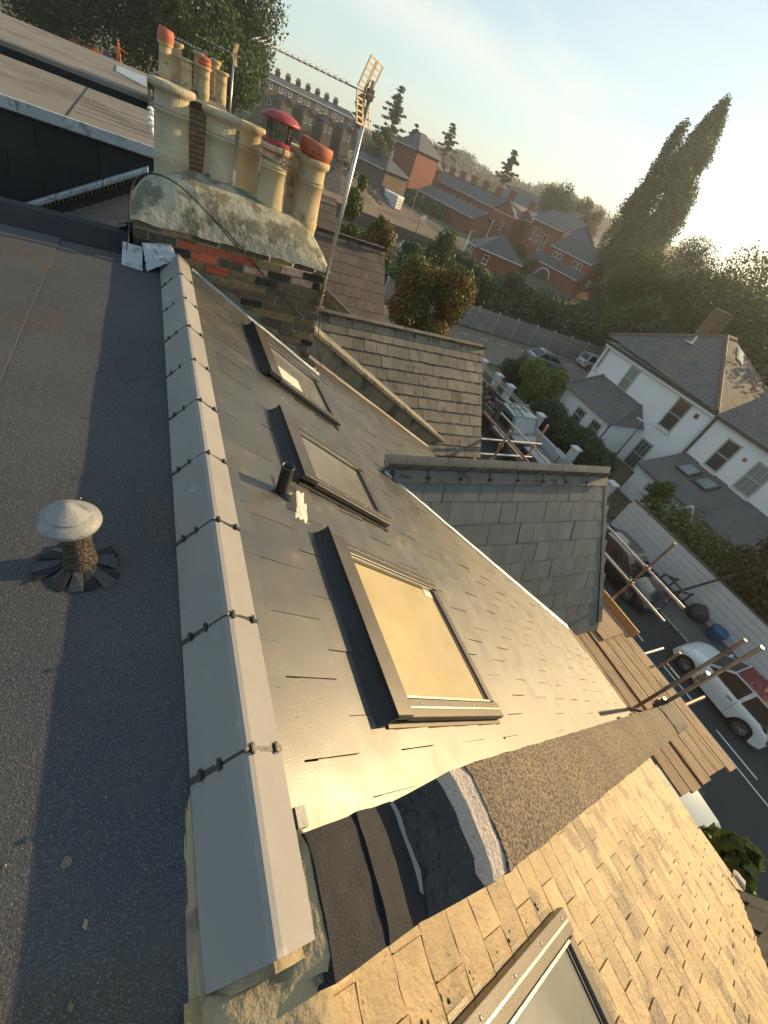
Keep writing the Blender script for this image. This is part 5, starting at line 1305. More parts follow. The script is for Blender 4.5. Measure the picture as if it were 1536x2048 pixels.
for s_ in (6.5, 10.2): b = MB(); b.box(o_ + d_ * s_ + n_ * .03 + Vector((0, 0, 1.6)), (3.2, .1, 3.0), Matrix((d_, n_, Vector((0, 0, 1)))).transposed()); b.build('dark_bay', 'steel_dark', sh_)
block('slate_hall', 'big modern hall with slate roof and blue gable above the red houses', pol(34.0, 215), pol(41.6, 190), 22, G, 1.2, 6.6, 'gable', 'red_brick', group='modern halls with blue gables', gable_mat='blue_sheet', over=.8)
block('slate_hall', 'lower right wing of the hall with tall narrow windows', pol(39.2, 158), pol(42.7, 150), 14, G, .2, 4.0, 'gable', 'red_brick', group='modern halls with blue gables', gable_mat='blue_sheet', wins=[(2, 6.0, 1.0, 3.2), (4.2, 6.0, 1.0, 3.2), (7.0, 5.0, 1.6, 4.0)], over=.8)
block('slate_hall', 'square hall with pyramid slate roof beside the weeping tree', pol(22.9, 178), pol(25.2, 172), 12, G, 3.6, 8.0, 'hip', 'red_brick', group='modern halls with blue gables', over=.9)
block('slate_hall', 'small building with blue triangular gable left of the long range', pol(24.6, 195), pol(26.6, 190), 10, G, 1.2, 5.0, 'gable', 'red_brick', gable_mat='blue_sheet', ridge_along=False, group='modern halls with blue gables')
block('site_pavilion', 'pale-roofed pavilion with glass front right of the mast', pol(18.9, 150), pol(22.6, 140), 9, G, -3.2, -.6, 'hip', 'stock_brick', 'far_slate', group=None, over=.8)
# Victorian terrace far left under the wood
tA, tB = pol(9.8, 178), pol(18.4, 192); dT, nT, LT = frame2(tA, tB)
ww = []
for k in range(10):
    s_ = 1.4 + k * (LT - 2.5) / 9.2; ww += [(s_, 8.3, 1.0, 1.4), (s_, 4.8, .9, 1.7), (s_ + 1.3, 4.8, .8, 1.5)]
    if k % 2: ww += [(s_ + 1.4, 8.1, .9, 1.8)]
block('brick_terrace', 'long dark Victorian terrace with white windows beneath the wooded hill', tA, tB, 9, -5.2, 4.2, 5.6, 'gable', 'stock_brick', group='Victorian terraces', wins=ww, chimneys=tuple((2.0 + k * 3.4, .6, 1.3, .9, 4) for k in range(8)))
for k in range(4):
    s_ = 3 + k * 7.2; q = tA + dT * s_ + nT * 5
    block('terrace_wing', ('first', 'second', 'third', 'fourth')[k] + ' rear wing from the left on the far Victorian terrace', q, q + dT * 3.6, 5.2, -5.2, .6, 2.0, 'gable', 'stock_brick', group='rear wings of the far terrace', ridge_along=False, wins=[(1.0, 4.2, .7, 1.5), (2.6, 4.2, .7, 1.4)], eave_trim=False)

# ------------------------------------------------------------------ building site, fences, walls
structure(MB().add([(*pol(az, d)[:2], G + .03) for az, d in ((8, 88), (16, 72), (26.5, 62), (33.5, 80), (31, 108), (26.5, 140), (18, 150), (8, 150))], [tuple(range(8))]).build('site_ground', 'soil'))
def heap(label, az, d, r, h, seed, m='rubble', n=1600):
    c = pol(az, d); g = random.Random(seed); b = MB()
    for _ in range(n):
        a, q = g.uniform(0, 6.28), math.sqrt(g.random()); x, y = q * r * math.cos(a), q * r * .7 * math.sin(a); z = h * max(0, 1 - q) ** .8 * g.uniform(.75, 1.1); s_ = g.uniform(.15, .55)
        b.box((c.x + x, c.y + y, c.z + z), (s_, s_ * g.uniform(.5, 1), s_ * g.uniform(.4, .8)), Matrix.Rotation(g.uniform(0, 3), 3, 'Z') @ Matrix.Rotation(g.uniform(-.6, .6), 3, 'X'))
    b.lathe([(r, -.1), (r * .6, h * .38), (r * .3, h * .65), (.1, h * .9)], c, 14)
    o = b.build('rubble_heap', m, kind='stuff', fix=False)
heap('', 18.0, 118, 11, 5.2, 1); heap('', 13.0, 112, 9, 5.0, 2); heap('', 21.5, 128, 7, 3.2, 3); heap('', 9.5, 105, 9, 4.5, 4, 'soil', 600)
# concrete panel fence beside the side road: every post and panel is a piece
cf = thing('concrete_fence', 'grey concrete panel fence lining the side road', 'fence', (23, 37, G))
fd = Vector((2.42, -.335, 0)); f0 = Vector((18.6, 37.75, G))
pm_ = MB(); pm_.box((0, 0, 1.03), (.15, .20, 2.12)); pm_ = pm_.data('post'); pn = MB(); pn.box((0, 0, 0), (2.28, .05, .315)); pn = pn.data('panel')
pm_.materials.append(M_['post_concrete']); pn.materials.append(M_['concrete_panel'])
fa = math.atan2(fd.y, fd.x)
for k in range(14):
    o = bpy.data.objects.new('post', pm_); col.objects.link(o); o.parent = cf; o.location = f0 + fd * k - base_of(cf); o.rotation_euler = (0, 0, fa)
    for j in range(6):
        o = bpy.data.objects.new('panel', pn); col.objects.link(o); o.parent = cf; o.location = f0 + fd * (k + .5) + Vector((0, .02 * math.sin(j * 3 + k), .17 + j * .322)) - base_of(cf); o.rotation_euler = (0, 0, fa)
def plain_wall(name, label, p, q, h, m, cat='wall', th=.2, z=G):
    d, n, L = frame2(p, q); p = Vector((p[0], p[1], z)); b = MB(); b.prism([p, p + d * L, p + d * L + Vector((0, 0, h)), p + Vector((0, 0, h))], n * th)
    return tag(b.build(name, m), label, cat)
plain_wall('brick_wall', 'dark brick boundary wall between street and building site', pol(8, 78), pol(33.2, 84), 1.9, 'stock_brick')
plain_wall('timber_hoarding', 'blue hoarding at the edge of the building site', pol(20.5, 130), pol(23.0, 128), 3.2, 'blue_sheet', 'hoarding')
b = MB(); c = pol(24.0, 128); b.box(c + Vector((0, 0, 1.5)), (2.6, 5.2, 2.6), Matrix.Rotation(.5, 3, 'Z')); cn = tag(b.build('site_container', 'white_paint', bevel=.05), 'white cabin with dark stripes on the building site', 'container')
bx_ = MB()
for k in range(4): bx_.box(c + Vector((0, -.0, .6 + k * .55)), (2.66, 5.26, .07), Matrix.Rotation(.5, 3, 'Z'))
bx_.build('stripe', 'steel_dark', cn)
cn.location = (0, 0, 0)
mf = thing('mesh_fence', 'wire mesh site fence on steel posts in front of the red outbuilding', 'fence', pol(25, 125))
P0, P1 = pol(24.6, 128), pol(34.2, 84); nP = 20
for k in range(nP + 1):
    q = P0.lerp(P1, k / nP); b = MB(); b.tube(q, q + Vector((0, 0, 2.2)), .05, 6); b.build('post', 'galv', mf)
for k in range(nP):
    a, c = P0.lerp(P1, k / nP), P0.lerp(P1, (k + 1) / nP); b = MB()
    for z in (.2, 1.1, 2.1): b.tube(a + Vector((0, 0, z)), c + Vector((0, 0, z)), .03, 5)
    for j in range(1, 8): b.tube(a.lerp(c, j / 8) + Vector((0, 0, .2)), a.lerp(c, j / 8) + Vector((0, 0, 2.1)), .012, 4)
    b.build('mesh_panel', 'galv', mf)
for i, (az, d, lb) in enumerate(((28.0, 118, 'left of three white notices on the site fence'), (30.6, 104, 'middle of three white notices on the site fence'), (33.3, 88, 'right of three white notices on the site fence'))):
    q = pol(az, d, G + 1.3); b = MB(); b.box(q, (.9, .08, 1.2), Matrix.Rotation(-R_(az), 3, 'Z')); tag(b.build('site_notice', 'white_paint'), lb, 'sign', 'white notices on the site fence')
def lamp(label, p, h, m='steel_dark', arm=(.5, 0), r=.06, head=(.55, .2)):
    t = thing('street_lamp', label, 'street lamp', p); p = Vector(p)
    b = MB(); b.tube(p, p + Vector((0, 0, h)), r, 10, r * .7); b.build('pole', m, t)
    b = MB(); a = Vector((arm[0], arm[1], 0)); b.box(p + a * .5 + Vector((0, 0, h + .03)), (head[0], head[1], .10), Matrix.Rotation(math.atan2(arm[1], arm[0]), 3, 'Z')); b.build('lamp_head', 'galv', t, bevel=.02)
lamp('slim street lamp rising in front of the white house', (23.5, 12.75, G), 4.05, 'steel_dark', (-.1, .35), .045, (.5, .22))
lamp('dark street lamp beside the parked car by the site', pol(27.6, 72), 4.6, 'steel_dark', (.3, .1), .07)
lamp('pale street lamp right of the slim bright trees', pol(24.8, 70), 2.6, 'galv', (.4, 0), .06)
lamp('pale lamp post before the gable of the red house', pol(35.2, 150), 5.2, 'white_paint', (.9, 0), .12, (1.2, .4)); lamp('short pale lamp post by the low lodge', pol(33.4, 108), 3.4, 'white_paint', (.8, 0), .1, (1.0, .4)); lamp('thin lamp mast in front of the low outbuilding', pol(26.4, 140), 7.0, 'galv', (.6, 0), .09, (.9, .3))

# ------------------------------------------------------------------ the white house opposite
WX = 28.3
wh = thing('white_house', 'large white rendered house with hipped slate roof and bay', 'house', (WX, 16.5, G))
def span_part(p0, p1, name, m, parent, bevel=0, label=None): b = MB(); b.span(p0, p1); return b.build(name, m, parent, bevel=bevel, label=label)
span_part((WX, 12.15, G), (38.5, 21.2, -3.40), 'wall', 'paint_white_wall', wh)
A, B, C_, D = (WX - .22, 12.2, -3.42), (WX - .22, 21.45, -3.10), (38.8, 21.45, -3.10), (38.8, 12.2, -3.42); ap, ap2 = (33.0, 17.3, -.42), (34.3, 17.3, -.42)
b = MB(); b.add([A, B, C_, D, ap, ap2], [(0, 4, 1), (1, 4, 5, 2), (2, 5, 3), (3, 5, 4, 0), (0, 1, 2, 3)]); rf = b.build('roof', 'roof_tile', wh)
# courses of slates on the two faces we see, as joined real geometry
def course_faces(tri, expo, width, m, parent, t=.02):
    P = [Vector(p) for p in tri]; e, f, ap_ = P[0], P[1], P[2]; ey = (f - e).normalized(); nn = (f - e).cross(ap_ - e).normalized()
    if nn.z < 0: nn = -nn
    ex = -nn.cross(ey).normalized()
    if ex.z > 0: ex = -ex
    H = abs((ap_ - e).dot(ex)); b = MB(); rows = int(H / expo); g = random.Random(3); items = []
    L = (f - e).length; ka = (ap_ - e).dot(ey)
    for i in range(rows):
        h = i * expo; l0 = ka * h / H; l1 = L - (L - ka) * h / H; x = l0 + (width * .5 if i % 2 else 0) * .9
        while x < l1 - .02:
            w = min(width, l1 - x) - .012
            if w > .05:
                o = e - ex * h + ey * (x + w / 2) + nn * (.012 + g.uniform(0, .012)); rot = Matrix((ex, ey, nn)).transposed(); b.box(o - ex * expo * .5, (expo * 1.1, w, t), rot @ Matrix.Rotation(.05, 3, 'Y'))
            x += width
    return b.build('slate_courses', m, parent, kind='stuff', fix=False)
course_faces((A, B, ap), .27, .34, 'roof_tile', rf); course_faces((D, A, ap), .27, .34, 'roof_tile', rf)
def hip(p, q, parent, m='hip_tile', r=.14):
    p, q = Vector(p), Vector(q); n = int((q - p).length / .42)
    for k in range(n):
        b = MB(); b.tube(p.lerp(q, k / n) + Vector((0, 0, .02)), p.lerp(q, (k + .96) / n) + Vector((0, 0, .02)), r, 8); b.build('hip_tile', m, parent)
hip(A, ap, rf); hip(B, ap, rf); hip(ap, ap2, rf)
span_part((WX - .30, 12.1, -3.56), (WX - .02, 21.5, -3.42), 'gutter', 'steel_dark', wh)
span_part((WX - .2, 12.1, -3.75), (WX + .0, 21.25, -3.60), 'eaves_board', 'white_paint', wh)
def sash(parent, x, y, z0, z1, w, rows=2, colsn=1, pane='pane', label=None, n=-1):
    """sash window on a wall facing -x at plane x"""
    d = .05; b = MB()
    for (ya, yb, za, zb) in ((y - w / 2, y - w / 2 + .09, z0, z1), (y + w / 2 - .09, y + w / 2, z0, z1), (y - w / 2 + .09, y + w / 2 - .09, z1 - .09, z1), (y - w / 2 + .09, y + w / 2 - .09, z0, z0 + .11)): b.span((x - .05, ya, za), (x + .02, yb, zb))
    f = b.build('window', 'cream_frame', parent, label=label)
    b = MB(); b.span((x - .035, y - w / 2 + .09, (z0 + z1) / 2 - .035), (x - .0, y + w / 2 - .09, (z0 + z1) / 2 + .035)); b.build('meeting_rail', 'cream_frame', f)
    for k in range(1, colsn + 1):
        if colsn > 1 or rows > 2: b = MB(); yy = y - w / 2 + w * k / (colsn + 1); b.span((x - .03, yy - .018, z0 + .11), (x - .005, yy + .018, z1 - .09)); b.build('glazing_bar', 'cream_frame', f)
    b = MB(); b.span((x - .012, y - w / 2 + .09, z0 + .11), (x - .004, y + w / 2 - .09, (z0 + z1) / 2 - .035)); b.build('pane', pane, f)
    b = MB(); b.span((x - .012, y - w / 2 + .09, (z0 + z1) / 2 + .035), (x - .004, y + w / 2 - .09, z1 - .09)); b.build('pane', 'pane' if pane == 'pane' else pane, f)
    b = MB(); b.span((x - .16, y - w / 2 - .08, z0 - .09), (x - .001, y + w / 2 + .08, z0 - .005)); b.build('sill', 'white_paint', f)
sash(wh, WX, 18.2, -5.45, -3.85, .85, pane='pane_pale', label='upper sash window with blind, above the bay'); sash(wh, WX, 14.05, -5.80, -3.78, 1.02, label='upper sash window right of centre, curtains half open')
sash(wh, WX, 20.9, -5.3, -3.75, .25, label='narrow slit window by the corner'); sash(wh, WX, 14.2, -8.95, -6.90, .98, colsn=2, rows=3, label='tall glazed garden door')
b = MB(); b.span((WX - .05, 12.86, -4.32), (WX - .002, 13.12, -4.05)); v_ = b.build('vent_frame', 'brick_yellow', wh); b = MB(); b.span((WX - .06, 12.93, -4.25), (WX - .051, 13.05, -4.12)); b.build('vent_grille', 'steel_dark', v_)
b = MB(); b.tube((WX - .12, 12.03, -3.5), (WX - .12, 12.03, G), .05, 8); b.build('downpipe', 'steel_dark', wh)
b = MB(); b.tube((WX - .1, 12.25, -3.5), (WX - .1, 12.25, G), .04, 8); b.build('downpipe', 'white_paint', wh)
# bay extension
span_part((25.05, 15.2, G), (WX, 19.55, -6.46), 'bay_wall', 'paint_white_wall', wh)
b = MB(); e1, e2, e3_, e4 = (24.75, 14.95, -6.52), (24.75, 19.75, -6.42), (WX, 21.1, -6.2), (WX, 14.95, -6.52); t1, t2 = (WX - .01, 16.2, -5.45), (WX - .01, 20.0, -5.35)
b.add([e1, e2, (WX - .01, 20.9, -6.25), (WX - .01, 14.95, -6.52), t1, t2], [(0, 1, 5, 4), (1, 2, 5), (0, 4, 3), (3, 2, 1, 0)]); br = b.build('bay_roof', 'roof_tile', wh)
course_faces((e1, e2, (WX - .01, 18.2, -5.38)), .25, .32, 'roof_tile', br)
hip(e2, t2, br, 'roof_tile', .08); hip(e1, t1, br, 'roof_tile', .06)
for yy in (17.5, 16.0): sash(wh, 25.05, yy, -7.95, -6.92, .85, colsn=2, rows=3, label='small bay window with glazing bars')
b = MB(); b.span((24.93, 18.9, G), (25.03, 19.1, -6.5)); b.build('pilaster', 'white_paint', wh)
b = MB(); b.tube((24.95, 15.12, -6.5), (24.95, 15.12, G), .045, 8); b.build('downpipe', 'steel_dark', wh)
# antenna + boiler flue on the roof
b = MB(); b.lathe([(.07, 0), (.07, .45)], (31.2, 17.9, -1.45), 8); b.box((31.0, 17.9, -1.45), (.5, .4, .05)); b.build('roof_flue', 'white_plastic', wh)
# second white house
w2 = thing('white_house', 'second white house at the right edge behind the porch and rooflights', 'house', (WX, 8, G))
span_part((WX, 2.0, G), (38.5, 11.95, -3.50), 'wall', 'paint_white_wall', w2)
A2, B2, D2 = (WX - .22, 1.8, -3.52), (WX - .22, 12.1, -3.52), (38.8, 12.1, -3.4)
b = MB(); b.add([A2, B2, (33.3, 12.1, -.6), (33.3, 1.8, -.6), (38.8, 12.1, -3.5), (38.8, 1.8, -3.5)], [(0, 1, 2, 3), (2, 4, 5, 3), (1, 4, 2), (0, 3, 5)]); r2_ = b.build('roof', 'roof_tile', w2)
b = MB(); g = random.Random(2); ex2 = (Vector((33.3, 0, -.6)) - Vector((WX - .22, 0, -3.52))).normalized(); nz2 = Vector((-ex2.z, 0, ex2.x)); rot2 = Matrix((ex2, Vector((0, 1, 0)), nz2)).transposed()
for i in range(20):
    for j in range(30):
        y = 1.9 + j * .34 + (.17 if i % 2 else 0)
        if y < 12: b.box(Vector((WX - .22, y, -3.52)) + ex2 * (.14 + i * .28) + nz2 * .012, (.30, .328, .02), rot2 @ Matrix.Rotation(.05, 3, 'Y'))
b.build('slate_courses', 'roof_tile', r2_, kind='stuff', fix=False)
span_part((WX - .32, 1.8, -3.66), (WX - .04, 12.0, -3.50), 'gutter', 'steel_dark', w2)
sash(w2, WX, 10.33, -6.02, -4.12, .92, pane='pane', label='upper left sash window of the second white house'); sash(w2, WX, 8.3, -6.05, -4.22, 1.05, colsn=2, pane='pane_pale', label='upper wide sash window near the right edge')
b = MB(); b.span((WX - .03, 9.25, -4.7), (WX - .002, 9.45, -4.5)); b.build('alarm_box', 'terracotta', w2)
# brick gable and chimneys behind
bg = thing('brick_chimney', 'broad yellow-brown brick gable stack at the right edge above the roofs', 'chimney', (35, 10.8, -3))
b = MB(); b.span((33.2, 10.9, -3.5), (38.6, 12.15, 1.3)); b.build('masonry', 'brick_mortar', bg)
items = []; bm2 = MB(); bm2.box((0, 0, 0), (.05, .213, .062)); bm2 = bm2.data('brick')
for r in range(62):
    for c in range(6): items.append((bm2, Matrix.Translation((33.19, 11.0 + c * .225 - (.11 if r % 2 else 0), 1.25 - r * .076))))
for r in range(62):
    for c in range(24): items.append((bm1, Matrix.Translation((33.3 + c * .225 + (.11 if r % 2 else 0), 10.89, 1.25 - r * .076))))
lay('brick', items, bg, 'brick_yellow', limit=300, near=Vector((33, 10.9, 0)))
bs = thing('brick_chimney', 'small sunlit brick chimney just behind the hip ridge', 'chimney', (33.8, 19.2, -1))
b = MB(); b.span((33.4, 18.6, -2.5), (34.4, 19.5, .72)); b.build('masonry', 'brick_mortar', bs)
items = [(bm2, Matrix.Translation((33.39, 18.72 + c * .225 - (.1 if r % 2 else 0), .68 - r * .076))) for r in range(40) for c in range(4)] + [(bm1, Matrix.Translation((33.52 + c * .225 - (.1 if r % 2 else 0), 18.59, .68 - r * .076))) for r in range(40) for c in range(4)]
lay('brick', items, bs, 'brick_brown')
# roof window on the right slope
b = MB(); q = Vector((32.0, 14.6, -1.55)); nn = (Vector(A) - Vector(D)).cross(Vector(ap) - Vector(D)).normalized(); nn = nn if nn.z > 0 else -nn
e1_ = (Vector(ap) - Vector(A)).normalized(); e2_ = nn.cross(e1_); b.box(Vector((32.2, 15.4, -.98)) + nn * .06, (1.3, .6, .10), Matrix((e1_, e2_, nn)).transposed()); v_ = b.build('roof_window', 'steel_dark', wh); b = MB(); b.box(Vector((32.2, 15.4, -.98)) + nn * .12, (1.1, .42, .02), Matrix((e1_, e2_, nn)).transposed()); b.build('pane', 'pane_pale', v_)
# lean-to with rooflights and porch
span_part((24.6, 4.6, G), (WX - .01, 11.75, -7.08), 'leanto_wall', 'paint_white_wall', w2)
L0, L1 = Vector((24.35, 11.95, -6.98)), Vector((24.35, 4.4, -7.10)); T0, T1 = Vector((WX - .02, 11.95, -6.05)), Vector((WX - .02, 4.4, -6.15))
b = MB(); b.prism([L0, L1, T1, T0], (0, 0, -.10)); lr = b.build('leanto_roof', 'roof_tile', w2)
nl = (L1 - L0).cross(T0 - L0).normalized(); nl = nl if nl.z > 0 else -nl; el = (T0 - L0).normalized(); rl = Matrix((el, Vector((0, 1, 0)), nl)).transposed()
for yy in (10.55, 9.35):
    c0 = Vector((26.9, yy, -6.98 + (26.9 - 24.35) * (.93 / 3.93))) + nl * .05; b = MB(); b.box(c0, (1.25, .92, .09), rl); v_ = b.build('rooflight', 'steel_dark', lr); b = MB(); b.box(c0 + nl * .05, (1.05, .72, .02), rl); b.build('pane', 'pane_pale', v_)
sash(w2, 24.6, 10.5, -8.0, -7.46, .5, label='tiny square window beside the porch')
b = MB(); b.prism([(23.3, 7.1, -7.45), (23.3, 7.75, -6.55), (23.3, 8.4, -7.45)], (3.2, 0, 0)); b.build('porch_roof', 'roof_tile', w2)
b = MB(); b.path([(23.28, 7.05, -7.45), (23.28, 7.75, -6.5), (23.28, 8.45, -7.45)], .06, 6); b.build('bargeboard', 'white_paint', w2)
b = MB(); b.span((23.45, 7.3, G), (24.6, 8.2, -7.46)); b.build('porch_wall', 'paint_white_wall', w2); b = MB(); b.span((23.43, 7.45, G), (23.449, 8.05, -7.7)); b.build('porch_door', 'steel_dark', w2)
# low white front wall with pillars
lw = thing('garden_wall', 'low white garden wall with capped pillars before the white house', 'wall', (21.2, 17, G))
for a, c in ((10.9, 13.4), (13.9, 16.9), (17.35, 20.4), (24.4, 26.6)): span_part((21.15, a, G), (21.38, c, G + .62), 'wall_run', 'fence_white', lw)
for y in (10.6, 13.65, 17.1, 20.6, 22.1, 24.2):
    p_ = span_part((21.05, y - .2, G), (21.45, y + .2, G + 1.42), 'pillar', 'fence_white', lw)
    b = MB(); b.add([(20.98, y - .27, G + 1.42), (21.52, y - .27, G + 1.42), (21.52, y + .27, G + 1.42), (20.98, y + .27, G + 1.42), (20.98, y - .27, G + 1.5), (21.52, y - .27, G + 1.5), (21.52, y + .27, G + 1.5), (20.98, y + .27, G + 1.5), (21.25, y, G + 1.62)],
                    [(0, 1, 5, 4), (1, 2, 6, 5), (2, 3, 7, 6), (3, 0, 4, 7), (4, 5, 8), (5, 6, 8), (6, 7, 8), (7, 4, 8), (3, 2, 1, 0)]); b.build('pillar_cap', 'fence_white', p_)
# wrought gate and white boarded fence
gt = thing('garden_gate', 'small black gate between white pillars below the porch', 'gate', (21.2, 9.9, G))
for k in range(7): b = MB(); b.tube((21.3, 9.55 + k * .12, G + .1), (21.3, 9.55 + k * .12, G + 1.0), .012, 5); b.build('bar', 'steel_dark', gt)
b = MB(); b.tube((21.3, 9.5, G + .15), (21.3, 10.35, G + .15), .018, 5); b.tube((21.3, 9.5, G + .95), (21.3, 10.35, G + .95), .018, 5); b.build('rail', 'steel_dark', gt)
bf = thing('panel_fence', 'long white horizontal-board fence along the pavement', 'fence', (20.7, 4, G))
for j in range(6):
    for k, (ya, yb) in enumerate(((-7.0, -2.4), (-2.4, 2.2), (2.2, 5.6), (5.6, 8.9))):
        b = MB(); b.span((20.62 + rnd.uniform(-.004, .004), ya + .004, G + .12 + j * .29), (20.66, yb - .004, G + .12 + j * .29 + .268)); b.build('board', 'fence_white', bf)
b = MB(); b.span((20.58, -7, G + 1.865), (20.72, 8.9, G + 1.91)); b.build('cap_rail', 'brick_brown', bf)
b = MB(); b.span((20.66, 8.92, G), (22.8, 9.0, G + 1.55)); b.build('return_panel', 'fence_white', bf)
# wheelie bin lid, sacks, rack
b = MB(); b.lathe([(.24, 0), (.30, .12), (.33, .42), (.34, .50), (.30, .55), (.15, .58), (.03, .59)], (20.15, 2.45, G + .12), 12, wob=.06, seed=2); tag(b.build('recycling_sack', 'bin_blue', smooth=True), 'blue recycling sack on the pavement against the white fence', 'sack')
b = MB(); b.lathe([(.28, 0), (.38, .12), (.42, .35), (.30, .55), (.14, .68), (.10, .72)], (20.2, 3.45, G + .12), 11, wob=.22, seed=5); tag(b.build('rubbish_sack', 'bag_black', smooth=True), 'dark rubbish sack beside the blue one', 'sack')
tg = thing('tree_support', 'dark timber tree stakes and crossbars on the pavement', 'tree stake', (19.7, 4.6, G))
for (a, c) in (((19.5, 5.2, G), (19.5, 5.2, G + .9)), ((20.1, 4.9, G), (20.1, 4.9, G + .9)), ((19.5, 4.3, G), (19.5, 4.3, G + .9)), ((20.1, 4.1, G), (20.1, 4.1, G + .9))): b = MB(); b.tube(a, c, .04, 6); b.build('stake', 'steel_dark', tg)
for (a, c) in (((19.5, 5.25, G + .85), (20.1, 4.85, G + .85)), ((19.5, 4.35, G + .85), (20.1, 4.05, G + .85)), ((19.8, 5.1, G + .8), (19.8, 4.2, G + .8))): b = MB(); b.tube(a, c, .045, 6); b.build('crossbar', 'steel_dark', tg)
b = MB(); b.tube((19.8, 4.65, G), (21.0, 3.6, G + 3.2), .06, 7, .04); b.build('sapling_trunk', 'bark', tg)
b = MB(); b.tube((20.7, 13.9, G), (20.7, 13.9, G + 1.0), .03, 6); sg_ = b.build('post', 'steel_dark'); tag(sg_, 'short street name sign on the pavement by a white pillar', 'sign'); sg_.name = 'street_sign'
b = MB(); b.box((20.66, 13.9, G + .85), (.03, .8, .28)); b.build('plate', 'white_paint', sg_)

